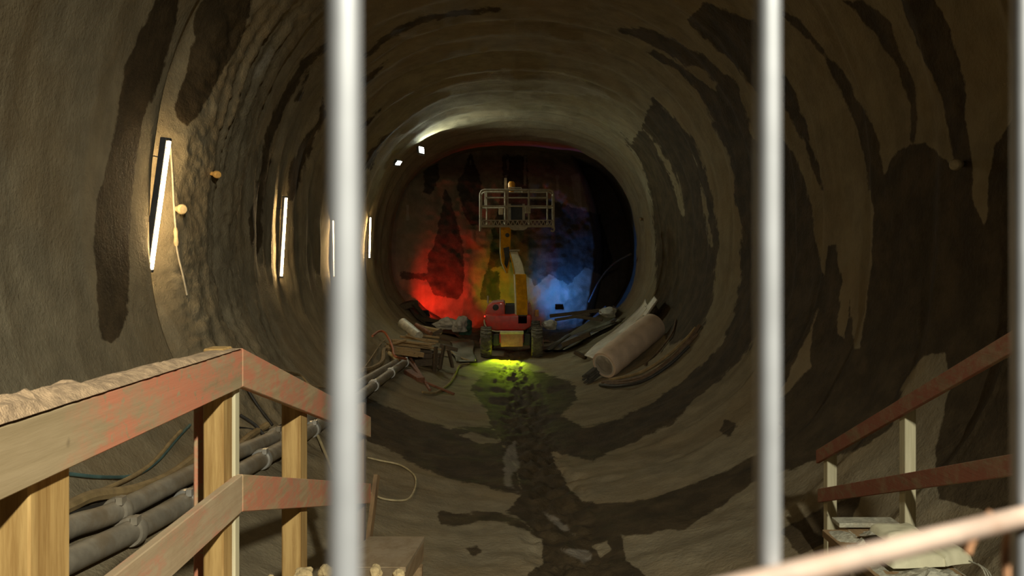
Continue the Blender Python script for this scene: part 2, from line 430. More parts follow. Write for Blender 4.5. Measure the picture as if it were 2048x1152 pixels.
def sector(name, k0, k1):
    ks = np.arange(k0, k1+1) % NT; m = len(ks)
    idx = (np.arange(nd)[:, None]*NT+ks[None, :]).ravel()
    me = bpy.data.meshes.new(name)
    q = np.arange((nd-1)*(m-1)); r = q//(m-1); c = q % (m-1); a = r*m+c
    quads = np.stack([a, a+m, a+m+1, a+1], -1)                  # normals point into the tunnel
    me.vertices.add(len(idx)); me.vertices.foreach_set('co', flat[idx].ravel())
    me.loops.add(len(quads)*4); me.loops.foreach_set('vertex_index', quads.ravel().astype(np.int32))
    me.polygons.add(len(quads)); me.polygons.foreach_set('loop_start', (np.arange(len(quads))*4).astype(np.int32))
    me.update(calc_edges=True)
    for nm, arr in (('wet', wet[idx]), ('pale', pale[idx])):
        at = me.attributes.new(nm, 'FLOAT', 'POINT'); at.data.foreach_set('value', arr.astype(np.float32))
    at = me.attributes.new('ringc', 'FLOAT_VECTOR', 'POINT'); at.data.foreach_set('vector', ringc[idx].astype(np.float32).ravel())
    me.shade_smooth(); me.materials.append(M['concrete'])
    o = bpy.data.objects.new(name, me); col.objects.link(o); o['kind'] = 'structure'
    return o
kk = lambda deg: int(round((math.radians(deg)+1.5*math.pi)/(2*math.pi)*NT))
sector('ceiling', kk(55)-NT, kk(-235)); sector('wall_left', kk(-235), kk(-128)); sector('floor', kk(-128), kk(-52)); sector('wall_right', kk(-52), kk(55))

# the tunnel face: a bulging core, nearer on the left, pulling back on the right
nx, nz = 260, 220
gx, gz = np.meshgrid(np.linspace(-5.6, 6.2, nx), np.linspace(-4.2, 5.6, nz))
fy = 35.6+0.22*(gx+5) + 0.06*(gz-0.5)**2*0.8
fy = fy + 9.0*sstep(3.5, 5.4, gx+0.10*np.abs(gz-0.3)**1.5*0.9) + 1.2*sstep(3.4, 5.0, gz)
fy = fy + 0.25*vnoise(gx*0.5, gz*0.5, 0*gx, 41)+0.12*vnoise(gx*1.6, gz*1.6, 0*gx, 42)+0.04*vnoise(gx*5, gz*5, 0*gx, 43)
fy = np.minimum(fy, 42.3)
fp = np.stack([gx, fy, E+gz], -1).reshape(-1, 3)
fPX = CX+F*fp[:, 0]/fp[:, 1]; fPY = CY-F*(fp[:, 2]-E)/fp[:, 1]
me = bpy.data.meshes.new('wall_back')
q = np.arange((nz-1)*(nx-1)); r = q//(nx-1); c = q % (nx-1); a = r*nx+c
me.from_pydata(fp.tolist(), [], np.stack([a, a+1, a+nx+1, a+nx], -1).tolist())
for nm, arr in (('wet', poly_field(fPX, fPY, FACE_WET, 6)), ('pale', poly_field(fPX, fPY, FACE_PALE, 4))):
    at = me.attributes.new(nm, 'FLOAT', 'POINT'); at.data.foreach_set('value', arr.astype(np.float32))
at = me.attributes.new('ringc', 'FLOAT_VECTOR', 'POINT'); at.data.foreach_set('vector', np.stack([gz.ravel()*0.8, gx.ravel()*1.2, gx.ravel()*0], -1).astype(np.float32).ravel())
me.shade_smooth(); me.materials.append(M['face'])
o = bpy.data.objects.new('wall_back', me); col.objects.link(o); o['kind'] = 'structure'

# ------------------------------------------------------------------ materials of the things
M['wire'] = plain('galvanised_wire', (0.42, 0.43, 0.455), 0.5, 0.55, 0.12, 30)
M['rustwire'] = plain('rusty_wire', (0.36, 0.27, 0.22), 0.6, 0.2, 0.2, 40, (0.25, 0.12, 0.06), 0.4)
M['post'] = wood('yellow_formwork_timber', (0.27, 0.15, 0.04), (0.48, 0.31, 0.11), 2)
M['postdark'] = wood('dark_timber', (0.12, 0.07, 0.03), (0.2, 0.12, 0.05), 2)
M['redboard'] = wood('red_painted_board', (0.36, 0.25, 0.13), (0.46, 0.33, 0.18), 1, (0.52, 0.20, 0.11), 0.40, 0.56)
M['redboard_worn'] = wood('worn_red_board', (0.30, 0.225, 0.12), (0.38, 0.29, 0.165), 1, (0.52, 0.20, 0.11), 0.38, 0.56, bare=(-1.25, -0.95))
M['redboard_dusty'] = wood('dusty_red_board', (0.37, 0.27, 0.16), (0.43, 0.33, 0.20), 1, (0.48, 0.23, 0.14), 0.47, 0.62, dust=0.8)
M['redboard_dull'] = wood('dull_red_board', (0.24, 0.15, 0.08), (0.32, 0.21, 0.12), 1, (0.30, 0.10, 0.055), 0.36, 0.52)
M['palepost'] = wood('pale_timber', (0.52, 0.47, 0.30), (0.66, 0.60, 0.40), 2)
M['deckwood'] = wood('deck_timber', (0.24, 0.15, 0.07), (0.36, 0.24, 0.12), 1)
M['plywood'] = wood('muddy_plywood', (0.26, 0.18, 0.095), (0.34, 0.25, 0.14), 1, (0.38, 0.29, 0.18), 0.4, 0.6)
M['dirt'] = plain('dry_dirt', (0.42, 0.29, 0.17), 0.95, 0, 0.3, 30, bmp=0.8)
M['clod'] = plain('pale_clod', (0.42, 0.32, 0.16), 0.95, 0, 0.2, 25, bmp=0.6)

# ------------------------------------------------------------------ site fence right in front of the camera
FP0 = Vector((-0.0292, 0.146, 0)); FD = Vector((0.0873, 0.0487, 0))
base = Vector((0.15, 0.245, E-1.40))
fence = thing('mesh_fence', base, 'galvanised wire mesh fence panel standing across the platform', 'fence')
dirn = FD.normalized(); zt, zb = E+0.62, E-1.32
w0 = MB().tube([(0, 0, zb), (0, 0, zt)], 0.0028, 16).build('vertical_wire', M['wire'], fence, smooth=True)
w0.data.transform(Matrix.Translation(base))          # keep the mesh centred on its own axis, height in world metres
w0.location = FP0-base
for k in range(-9, 15):
    if k == 0: continue
    c_ = w0.copy(); col.objects.link(c_); c_.parent = fence; c_.location = FP0+FD*k-base
perp = Vector((dirn.y, -dirn.x, 0))                 # towards the camera
for i in range(7):
    z = E-0.0705-1.2+0.3*i
    if zb < z < zt:
        off = perp*0.0045
        MB().tube([FP0+FD*-9+off+Vector((0, 0, z)), FP0+FD*14+off+Vector((0, 0, z))], 0.0028, 16).build('horizontal_wire', M['rustwire'], fence, smooth=True)
for k in (-9.2, 14.2):
    p = FP0+FD*k; MB().tube([(p.x, p.y, zb-0.08), (p.x, p.y, zt+0.03)], 0.02, 16).build('frame_post', M['wire'], fence, smooth=True)
for z in (zb-0.01, zt+0.01):
    p, q = FP0+FD*-9.2, FP0+FD*14.2
    MB().tube([(p.x, p.y, z), (q.x, q.y, z)], 0.014, 14).build('frame_tube', M['wire'], fence, smooth=True)
# bent tie wires hanging off the panel, low on the right
M['tiewire'] = plain('orange_rust_wire', (0.36, 0.18, 0.09), 0.7, 0.1, 0.2, 40)
def fw(px, py, d): return W(px, py, d)
tie = MB().tube(curve_pts([fw(2060, 1000, .25), fw(2030, 1032, .262), fw(2017, 1075, .27), fw(2012, 1120, .272), fw(2016, 1180, .27)]), 0.0016, 8)
tag(tie.build('tie_wire', M['tiewire'], None, fw(2016, 1180, .27), smooth=True), 'bent rusty tie wire hanging beside the last fence wire', 'wire')
tie = MB().tube(curve_pts([fw(1985, 1024, .30), fw(1962, 1052, .30), fw(1942, 1082, .30), fw(1934, 1104, .30)]), 0.0017, 8)
tag(tie.build('tie_wire', M['tiewire'], None, fw(1934, 1104, .30), smooth=True), 'short rusty tie wire end below the pinkish horizontal fence wire', 'wire')

# ------------------------------------------------------------------ wooden platform, ramp and handrails
DZ = E-1.40
deck = thing('timber_platform', (0, 1.2, DZ-0.2), 'timber plank platform below the left handrail', 'platform')
for i in range(18):
    y = -0.9+i*0.232
    MB().box((0.145, y+0.11, DZ-0.025), (2.33, 0.222, 0.05)).build('plank', M['deckwood'], deck, bevel=0.004, seg=1)
for x in (-0.95, 0.1, 1.2): MB().box((x, 1.18, DZ-0.13), (0.1, 4.1, 0.16)).build('joist', M['deckwood'], deck)
for x in (-0.95, 1.2):
    for y in (-0.5, 1.2, 3.0):
        zf = float(wall_point(math.atan2(-3.0, x), y)[2])-0.25
        MB().box((x, y, (DZ-0.21+zf)/2), (0.1, 0.1, DZ-0.21-zf)).build('prop', M['deckwood'], deck)

XI = -1.03                                          # inner face of the left rail boards
left = thing('wooden_handrail', (XI-0.07, 3.2, DZ), 'red painted wooden handrail with yellow posts, dirt along its top board', 'handrail')
def post(parent, x0, x1, y0, y1, z0, z1, mat, side=None):
    p = MB().box(((x0+x1)/2, (y0+y1)/2, (z0+z1)/2), (x1-x0, y1-y0, z1-z0)).build('post', mat, parent, bevel=0.005, seg=1)
    return p
def rbar(parent, a, b, hgt, thick, mat, name='rail_board'):
    """board standing on edge between two points of its top inner edge"""
    a, b = Vector(a), Vector(b)
    sx = Vector((-thick, 0, 0)) if a.x < 0 else Vector((thick, 0, 0))
    dn = Vector((0, 0, -hgt))
    vs = [a, b, b+sx, a+sx, a+dn, b+dn, b+sx+dn, a+sx+dn]
    return MB().add(vs, [(0,1,2,3),(7,6,5,4),(0,4,5,1),(2,6,7,3),(1,5,6,2),(0,3,7,4)]).build(name, mat, parent, bevel=0.003, seg=1)
XP1, XP0 = XI-0.03, XI-0.125
post(left, XP0, XP1, 1.86, 2.03, DZ-0.1, E-0.345, M['post'])
post(left, XP0+0.02, XP1, 3.10, 3.20, DZ-0.1, E-0.315, M['post'])
post(left, XI-0.05, XI-0.022, 3.205, 3.26, DZ-0.1, E-0.47, M['palepost'])     # strip nailed to the corner post
post(left, XP0, XP1, 4.22, 4.36, E-2.4, E-0.66, M['post'])
post(left, XP0+0.04, XP1, 6.00, 6.08, E-2.25, E-1.0, M['postdark'])
post(left, XP0-0.055, XP0+0.018, 3.205, 3.235, DZ-0.1, E-0.42, M['redboard'])
ZT, ZL = -0.326, -0.805
rbar(left, (XI, -0.6, E+ZT-0.01), (XI, 3.225, E+ZT), 0.148, 0.03, M['redboard_worn'])
rbar(left, (XI, -0.6, E+ZL-0.01), (XI, 3.225, E+ZL), 0.140, 0.03, M['redboard_dusty'])
SL = 0.272
rbar(left, (XI, 3.23, E+ZT), (XI, 6.12, E+ZT-SL*2.89), 0.146, 0.03, M['redboard'])
rbar(left, (XI, 3.23, E+ZL), (XI, 6.12, E+ZL-SL*2.89), 0.142, 0.03, M['redboard'])
MB().bar((XI-0.01, 5.98, E-2.1), (XI+0.03, 6.2, E-1.55), 0.03, 0.06).build('brace', M['postdark'], left)
# loose dirt lying along the top board: real lumps, joined
bm = bmesh.new(); rr = random.Random(9)
def dirt_strip(y0, y1, hmax, n=260):
    nw = 7; grid = []
    for i in range(n+1):
        y = y0+(y1-y0)*i/n; row = []
        fade = min(1, (1-i/n)*6)*(0.35+0.65*(1-sstep(0.35, 0.75, i/n)))
        for j in range(nw+1):
            t = j/nw; x = XI+0.004-(0.13 if y < 2.6 else 0.10)*t
            e = (1-abs(2*t-1)**2.5)
            nn = (vn(x*24, y*11, 0, 51))*0.5+0.5; n2 = (vn(x*60, y*40, 0, 52))*0.5+0.5
            z = E+ZT+0.003+e*fade*hmax*(0.25+0.75*nn)*(0.8+0.3*n2)
            row.append(bm.verts.new(Vector((x+0.004*n2, y, z))-ORG[left.name]))
        grid.append(row)
    for i in range(n):
        for j in range(nw): bm.faces.new((grid[i][j], grid[i+1][j], grid[i+1][j+1], grid[i][j+1]))
dirt_strip(0.5, 3.2, 0.065)
me = bpy.data.meshes.new('dirt'); bm.to_mesh(me); bm.free(); me.materials.append(M['dirt'])
o = bpy.data.objects.new('dirt', me); link(o, left); o['kind'] = 'stuff'
# toe board across the end of the platform with clods on it
toe = MB().box((-0.60, 3.30, DZ+0.085), (0.84, 0.03, 0.17)).build('toe_board', M['post'], None, (-0.6, 3.3, DZ), bevel=0.003)
tag(toe, 'low yellow toe board across the platform end', 'board')
def lump(c, r, seed, squash=0.75, sub=3, amp=0.25, flat=0.0):
    b = bmesh.new(); bmesh.ops.create_icosphere(b, subdivisions=sub, radius=1.0)
    for v in b.verts:
        p = v.co.copy(); k = 1+amp*(vn(p.x*1.6+seed*7.1, p.y*1.6, p.z*1.6, 60+seed))+amp*0.3*(vn(p.x*5, p.y*5, p.z*5+seed, 61))
        v.co = Vector((p.x*r[0], p.y*r[1], p.z*r[2]))*k
        if flat: v.co.z = max(v.co.z, -r[2]*flat)
    vs = [tuple(Vector(c)+v.co) for v in b.verts]; fs = [tuple(x.index for x in f.verts) for f in b.faces]; b.free()
    return MB().add(vs, fs)
for i, (px, rx, rz, lab) in enumerate([(452, .03, .045, 'tan clod resting by the corner post on the toe board'), (608, .045, .04, 'angular pale clod on the toe board, brightest of the row'), (650, .036, .055, 'rounded tan clod on the toe board, tallest of the row'), (750, .032, .05, 'pale clod on the toe board in front of the plywood ramp'), (796, .03, .035, 'smaller tan clod next to the plywood ramp'), (540, .015, .015, 'tiny crumb of dirt alone on the toe board')]):
    x = (px-CX)/F*3.3
    o = lump((x, 3.31, DZ+0.17+rz*0.42), (rx*0.8, 0.03 if rx > .02 else .01, rz*0.6), i+1, flat=0.75, amp=0.3).build('dirt_clod', M['clod'], None, (x, 3.31, DZ+0.17))
    tag(o, lab, 'dirt clod', 'clods on the toe board')
# ramp of plywood panels going down beside the left rail
rampo = thing('plywood_ramp', (-0.8, 4.7, E-1.9), 'muddy plywood ramp leading down from the platform', 'ramp')
for i, (y0, y1) in enumerate([(3.36, 4.7), (4.71, 6.0)]):
    z0, z1 = E-1.42-(y0-3.3)*0.19, E-1.42-(y1-3.3)*0.19
    vs = [(-1.02, y0, z0), (-0.60, y0, z0), (-0.63, y1, z1), (-1.02, y1, z1)]
    MB().prism([Vector(v) for v in vs], (0, 0, 0), (0, 0, -0.03)).build('panel', M['plywood'], rampo, bevel=0.003, seg=1)
for x in (-0.98, -0.66):
    MB().bar((x, 3.4, E-1.53), (x, 5.98, E-2.03), 0.05, 0.12).build('stringer', M['deckwood'], rampo)
for x in (-0.98, -0.66):
    zf = float(wall_point(math.atan2(-3.2, x), 5.8)[2])
    MB().box((x, 5.8, (E-2.07+zf)/2), (0.07, 0.07, E-2.07-zf)).build('prop', M['deckwood'], rampo)

# right handrail running down the side of the tunnel
XR = 2.60
right = thing('wooden_handrail', (XR+0.05, 5.7, E-1.8), 'dull red wooden handrail with pale posts beside the white sacks', 'handrail')
zt_ = lambda d: -0.306-0.438*(d-4.33)
zl_ = lambda d: -0.963-0.331*(d-4.33)
def rrail(zf, d0, d1, hgt):
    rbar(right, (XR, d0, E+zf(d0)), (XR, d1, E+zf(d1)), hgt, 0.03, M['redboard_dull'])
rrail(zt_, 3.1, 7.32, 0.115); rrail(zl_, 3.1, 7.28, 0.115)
rz = lambda y, x=XR+0.07: float(wall_point(math.atan2(-2.5, x), y)[2])-0.1
for d, wd in ((5.72, 0.075), (7.14, 0.082)):
    # posts stand behind the boards, their lit face towards the platform
    post(right, XR+0.032, XR+0.032+wd, d, d+0.09, E-2.62 if d > 6 else E-2.3, E+zt_(d)-0.03, M['palepost'])
post(right, XR+0.032, XR+0.107, 3.9, 3.99, E-2.2, E+zt_(3.9)-0.03, M['palepost'])

# ------------------------------------------------------------------ lamps
M['tube'] = emit('fluorescent_tube', (1.0, 0.71, 0.36), 80)
M['housing'] = plain('lamp_housing', (0.05, 0.05, 0.05), 0.5)
M['cable'] = plain('white_cable', (0.62, 0.55, 0.42), 0.6)
M['plug'] = plain('plug_plastic', (0.60, 0.48, 0.28), 0.5)
def tube_lamp(p0, p1, d, label, flip=False, cable=None):
    """p0 top pixel, p1 bottom pixel; the fixture hangs on the left wall at depth d"""
    a, b = W(*p0, d), W(*p1, d)
    for _ in range(60):                              # settle against the lining
        g = min(gap(a.x, a.y, a.z-E), gap(b.x, b.y, b.z-E))
        if g > 0.07: break
        d -= 0.05; a, b = W(*p0, d), W(*p1, d)
    t = thing('tube_lamp', b, label, 'lamp', 'tube lamps along the left wall')
    ax = (b-a).normalized()
    hv = Vector((-0.03, -0.045, 0)) if flip else Vector((-0.05, 0.02, 0))
    tv = Vector((0.022, 0.0, 0)) if flip else Vector((0, 0, 0))
    MB().bar(a+hv, b+hv, 0.03 if flip else 0.075, 0.075 if flip else 0.045, up=(1, 0, 0)).build('housing', M['housing'], t, bevel=0.008)
    tb = MB().tube([a+tv+ax*0.04, b+tv-ax*0.04], 0.019, 14).build('tube', M['tube'], t, smooth=True, label='glowing warm fluorescent tube')
    for e, s in ((a, 1), (b, -1)):
        MB().bar(e+(hv+tv)/2, e+(hv+tv)/2+ax*0.035*s, 0.06, 0.10, up=(1, 0, 0)).build('end_cap', M['housing'], t, bevel=0.006)
    for f in (0.15, 0.85):
        c = a.lerp(b, f)+hv
        th = math.atan2(c.z-E-ZC, c.x); q = Vector(wall_point(th, c.y))
        MB().bar(c, q, 0.02, 0.012).build('bracket', M['housing'], t)
    return t, a, b, d
t1, a1, b1, dl = tube_lamp((336, 276), (299, 544), 10.0, 'tube lamp seen against its black housing beside the rough shotcrete mound', True)
tube_lamp((573, 392), (563, 556), 17.2, 'bare glowing tube lamp next to the first lamp with black housing')
tube_lamp((667, 438), (669, 556), 22.4, 'bare glowing tube lamp showing beside the left fence wire')
tube_lamp((741, 433), (739, 518), 28.9, 'shortest looking glowing tube lamp, next to the lit last ring')
# cable with in-line connector beside the first lamp
cp = [S(340, 283, 0.03), S(344, 340, 0.03), S(348, 415, 0.03), S(351, 455, 0.035), S(353, 492, 0.035), S(358, 520, 0.025), S(366, 552, 0.02), S(374, 590, 0.02)]
cb = thing('lamp_cable', cp[-1], 'white lamp cable with a thick connector beside the first tube lamp', 'cable')
MB().tube(curve_pts(cp), 0.012, 8).build('lead', M['cable'], cb, smooth=True)
MB().tube([cp[3], cp[3].lerp(cp[4], .2), cp[3].lerp(cp[4], .5), cp[3].lerp(cp[4], .8), cp[4]], [0.018, 0.03, 0.024, 0.034, 0.02], 12).build('connector', M['plug'], cb, smooth=True)
# round plugs in the lining
def wall_plug(px, py, r, mat, label):
    c = S(px, py, 0.0); th = math.atan2(c.z-E-ZC, c.x); n = Vector((-math.cos(th), -0.75, -math.sin(th))).normalized()
    t = thing('drain_plug', c, label, 'plug', 'plugs in the tunnel lining')
    MB().lathe(c-n*0.05, n, [(0, r*0.55), (0.13, r*0.55), (0.135, r*0.9), (0.15, r), (0.19, r), (0.205, r*0.8), (0.21, r*0.3)], 20).build('cap', mat, t, smooth=True)
    MB().lathe(c-n*0.1, n, [(0, r*0.4), (0.12, r*0.4)], 12).build('stem', mat, t, smooth=True)
wall_plug(424, 347, 0.05, plain('orange_plug', (0.62, 0.38, 0.12), 0.5), 'orange round plug on the streaked wall between two tube lamps')
wall_plug(353, 418, 0.062, M['plug'], 'cream round plug on the mound beside the lamp cable')
wall_plug(1924, 328, 0.055, plain('grey_plug', (0.40, 0.33, 0.2), 0.5), 'pale round plug alone on the dark right wall')
wall_plug(1286, 437, 0.06, plain('brown_plug', (0.25, 0.16, 0.08), 0.6), 'small brown plug by the end ring on the right wall')
# white floodlights under the crown
M['led'] = emit('white_flood_lens', (0.85, 1.0, 0.88), 90)
def flood(p, aim, lens_mat, label, energy, color, size=0.28, spot=130, cat='floodlight', group=None, stand=True, blend=0.5):
    p = Vector(p); n = (Vector(aim)-p).normalized()
    R = n.to_track_quat('Y', 'Z').to_matrix()
    t = thing('floodlight', p-Vector((0, 0, size*0.55)), label, cat, group)
    def loc(x, y, z): return p+R@Vector((x, y, z))
    MB().box(loc(0, -0.03, 0), (size, 0.06, size*0.7), R).build('housing', M['housing'], t, bevel=0.012)
    for i in range(5): MB().box(loc((i-2)*size*0.2, -0.08, 0), (0.01, 0.05, size*0.6), R).build('cooling_fin', M['housing'], t)
    MB().box(loc(0, 0.004, 0), (size*0.86, 0.008, size*0.56), R).build('lens', lens_mat, t, label='glowing lens')
    if stand:
        y = MB().tube([loc(-size*0.55, -0.03, 0), loc(-size*0.55, -0.03, -size*0.5), loc(size*0.55, -0.03, -size*0.5), loc(size*0.55, -0.03, 0)], 0.01, 6)
        y.build('bracket', M['housing'], t)
    l = lamp('SPOT', label.split()[0]+'_flood_light', p+n*0.03, energy, color, aim=aim, size=size*0.35, spot=spot, blend=blend)
    return t
LED = (0.90, 1.0, 0.80)
flood(S(843, 300, 0.25), S(843, 300, 0.25)+Vector((3.0, -1.3, 0.35)), M['led'], 'white floodlight with starburst glare high on the end ring', 310, LED, 0.36, 165, group='white floodlights under the crown')
flood(S(797, 326, 0.22), (2.6, 24.0, E-2.6), M['led'], 'white floodlight below the glaring one, on the ring edge', 220, LED, 0.26, 110, group='white floodlights under the crown')
M['redlens'] = emit('red_flood_lens', (1.0, 0.09, 0.03), 40)
M['bluelens'] = emit('blue_flood_lens', (0.35, 0.65, 1.0), 25)
M['greenlens'] = emit('green_flood_lens', (0.72, 1.0, 0.02), 6)
flood(W(850, 626, 34.7), (-2.7, 36.6, E-1.1), M['redlens'], 'red floodlight at the foot of the tunnel face', 400, (1.0, 0.02, 0.008), 0.40, 112)
flood(W(1119, 613, 35.8), (2.5, 38.0, E-0.8), M['bluelens'], 'blue floodlight at the foot of the tunnel face', 300, (0.03, 0.22, 1.0), 0.34, 125)
flood(W(1008, 640, 34.6), (-0.35, 36.9, E-1.0), M['greenlens'], 'green floodlight behind the boom lift lighting the face', 120, (0.6, 0.85, 0.01), 0.3, 75)
flood((-0.27, 27.62, 0.42), (-0.29, 26.95, 0.0), M['greenlens'], 'yellow green floodlight hanging low under the boom lift', 520, (0.65, 1.0, 0.01), 0.14, 70)

# ------------------------------------------------------------------ articulated boom lift
M['red'] = plain('red_paint', (0.55, 0.03, 0.016), 0.4, 0, 0.2, 5, (0.36, 0.10, 0.06), 0.5, coat=0.3)
M['dustred'] = plain('dusty_red_paint', (0.40, 0.20, 0.16), 0.7, 0, 0.2, 6, (0.42, 0.06, 0.04), 0.5)
M['yellow'] = plain('yellow_paint', (0.58, 0.26, 0.004), 0.8, 0, 0.2, 6, (0.30, 0.13, 0.006), 0.4)
M['yellow'].node_tree.nodes['Principled BSDF'].inputs['Specular IOR Level'].default_value = 0.15
M['cream'] = plain('cream_paint', (0.58, 0.50, 0.32), 0.55, 0, 0.15, 6, (0.35, 0.28, 0.15), 0.4)
M['cage'] = plain('dusty_cage_steel', (0.33, 0.28, 0.20), 0.7, 0, 0.2, 9, (0.3, 0.24, 0.15), 0.4)
M['black'] = plain('black_machine_parts', (0.02, 0.02, 0.018), 0.6)
M['tyre'] = plain('dusty_tyre', (0.10, 0.085, 0.06), 0.9, 0, 0.3, 10, (0.2, 0.17, 0.11), 0.7)
M['orange'] = plain('orange_plastic', (0.7, 0.30, 0.03), 0.4)
LS = F/28.0
def L(px, py, y=28.0): return Vector(((px-CX)/F*y, y, E-(py-CY)/F*y))
lift = thing('boom_lift', (-0.1, 28.8, 0.0), 'red articulated boom lift with yellow boom and raised work cage', 'boom lift')
def wheel(x, y, dia, wdt):
    zf = float(wall_point(math.atan2(-3.2, x), y)[2]); c = Vector((x, y, zf+dia/2-0.01)); r = dia/2; h = wdt/2
    tw = MB().lathe(c-Vector((h, 0, 0)), (1, 0, 0), [(0, r*0.55), (0.0, r*0.86), (0.03, r*0.95), (0.07, r), (wdt-0.07, r), (wdt-0.03, r*0.95), (wdt, r*0.86), (wdt, r*0.55)], 32)
    for k in range(22):
        a = 2*math.pi*k/22
        for s in (-1, 1):
            R = Matrix.Rotation(-a, 3, 'X') @ Matrix.Rotation(0.45*s, 3, 'Z')
            p = c+Vector((s*h*0.5, 0, 0))+Matrix.Rotation(-a, 3, 'X')@Vector((0, 0, r+0.008))
            tw.box(p, (h*0.95, 0.045, 0.03), R)
    t = tw.build('tyre', M['tyre'], lift, smooth=True)
    sgn = -1 if x < 0 else 1
    MB().lathe(c+Vector((sgn*h*0.4, 0, 0)), (sgn, 0, 0), [(0, r*0.55), (h*0.45, r*0.5), (h*0.5, r*0.3), (h*0.75, r*0.25), (h*0.78, r*0.1)], 20).build('hub', M['dustred'], t, smooth=True)
    return c
for y in (27.6, 30.2):
    for x in (-0.90, 0.745): wheel(x, y, 0.98, 0.36)
# chassis
MB().box(((-0.08), 28.9, 0.66), (0.78, 3.1, 0.30)).build('chassis', M['red'], lift, bevel=0.03)
MB().box((-0.07, 27.33, 0.60), (0.72, 0.10, 0.40)).build('bumper', M['dustred'], lift, bevel=0.025)
MB().box((-0.07, 27.40, 0.845), (0.76, 0.30, 0.09)).build('bumper_top', M['cream'], lift, bevel=0.02)
for y in (27.6, 30.2):
    MB().tube([(-0.75, y, 0.53), (0.6, y, 0.53)], 0.10, 14).build('axle', M['black'], lift, smooth=True)
    for x in (-0.58, 0.43): MB().box((x, y, 0.60), (0.2, 0.34, 0.36)).build('axle_housing', M['black'], lift, bevel=0.03)
MB().lathe((-0.1, 28.6, 0.80), (0, 0, 1), [(0, 0.5), (0.1, 0.5), (0.1, 0.42), (0.16, 0.42)], 32).build('slew_ring', M['black'], lift, smooth=True)
# turntable body: lower shell, tall left hood, small right hood
def shell(name, outline, y0, y1, mat, bev):
    return MB().prism([Vector((x, y0, z)) for x, z in outline], (0, y0, 0), (0, y1, 0)).build(name, mat, lift, bevel=bev, smooth=True, seg=3)
lo = [(-0.90, 1.0), (-0.70, 0.88), (0.35, 0.88), (0.55, 1.0), (0.585, 1.3), (0.56, 1.40), (-0.93, 1.40), (-0.945, 1.2)]
body = shell('counterweight', lo, 27.75, 29.7, M['red'], 0.07)
lh = [(-0.945, 1.34), (-0.30, 1.34), (-0.305, 1.76), (-0.36, 1.80), (-0.72, 1.77), (-0.87, 1.68), (-0.935, 1.5)]
hood = shell('engine_hood', lh, 27.80, 29.6, M['red'], 0.06)
top = MB().prism([Vector((x, 27.9, z)) for x, z in [(-0.89, 1.66), (-0.72, 1.785), (-0.35, 1.815), (-0.33, 1.795), (-0.72, 1.765), (-0.87, 1.655)]], (0, 0, 0), (0, 1.6, 0)).build('dusty_lid', M['dustred'], hood)
MB().lathe((-0.60, 27.80, 1.63), (0, -1, 0), [(0, 0.10), (0.02, 0.10), (0.03, 0.07)], 18).build('exhaust_hole', M['black'], hood, smooth=True)
rh = [(0.47, 1.34), (0.585, 1.34), (0.585, 1.6), (0.54, 1.76), (0.47, 1.78)]
shell('side_hood', rh, 27.9, 29.5, M['dustred'], 0.04)
MB().box((-0.11, 28.9, 1.52), (0.36, 1.3, 0.34)).build('engine_bay', M['black'], lift, bevel=0.02)
MB().tube([(-0.86, 28.1, 1.75), (-0.86, 28.1, 2.0)], 0.03, 10).build('exhaust_pipe', M['cage'], lift, smooth=True)
MB().box((0.28, 27.82, 1.24), (0.32, 0.14, 0.30)).build('boom_mount', M['black'], lift, bevel=0.02)
rim = curve_pts([(-0.97, 27.72, 1.24), (-0.95, 27.70, 1.08), (-0.82, 27.69, 0.93), (-0.62, 27.69, 0.86), (-0.40, 27.69, 0.86)])
MB().tube(rim, 0.022, 8).build('lower_rim', M['cream'], lift, smooth=True)
MB().box((0.78, 29.2, 1.36), (0.14, 0.3, 0.22)).build('control_box', M['orange'], lift, bevel=0.02)
MB().lathe((-0.955, 27.95, 1.33), (-0.3, -1, 0), [(0, 0.03), (0.02, 0.03), (0.03, 0.02)], 12).build('marker_lamp', emit('red_marker', (1, 0.05, 0.03), 1.2), lift)
# booms
def beam(name, pts, mat, parent, bevel=0.02):
    """pts: (x, y, z, width, depth) sections joined into one tapered beam"""
    m = MB(); vs = []; fs = []
    for x, y, z, wd, dp in pts: vs += [(x-wd/2, y-dp/2, z), (x+wd/2, y-dp/2, z), (x+wd/2, y+dp/2, z), (x-wd/2, y+dp/2, z)]
    for i in range(len(pts)-1):
        for k in range(4):
            a = i*4+k; b = i*4+(k+1) % 4; fs.append((a, b, b+4, a+4))
    n = len(vs); fs += [(3, 2, 1, 0), (n-4, n-3, n-2, n-1)]
    return m.add(vs, fs).build(name, mat, parent, bevel=bevel)
lowb = beam('lower_boom', [(0.27, 28.0, 1.12, 0.36, 0.5), (0.26, 28.0, 1.9, 0.36, 0.46), (0.22, 28.0, 2.72, 0.35, 0.42)], M['yellow'], lift)
MB().prism([Vector(v) for v in ((0.085, 27.76, 1.15), (0.075, 27.78, 1.9), (0.035, 27.79, 2.72), (0.0, 28.2, 2.72), (0.04, 28.2, 1.9), (0.05, 28.2, 1.15))], (0, 0, 0), (-0.02, 0, 0)).build('side_plate', M['cream'], lowb)
knee = beam('boom_extension', [(0.20, 28.02, 2.70, 0.33, 0.36), (0.13, 28.1, 3.05, 0.31, 0.34), (-0.01, 28.2, 3.46, 0.25, 0.3)], M['cream'], lift)
MB().prism([Vector(v) for v in ((0.03, 27.83, 2.70), (-0.03, 27.92, 3.05), (-0.14, 28.04, 3.46), (-0.17, 28.04, 3.46), (-0.07, 27.92, 3.05), (0.0, 27.83, 2.70))], (0, 0, 0), (0, 0.3, 0)).build('yellow_edge', M['yellow'], knee)
MB().tube([(-0.22, 28.2, 3.42), (0.10, 28.2, 3.42)], 0.09, 16).build('elbow_pin', M['black'], lift, smooth=True)
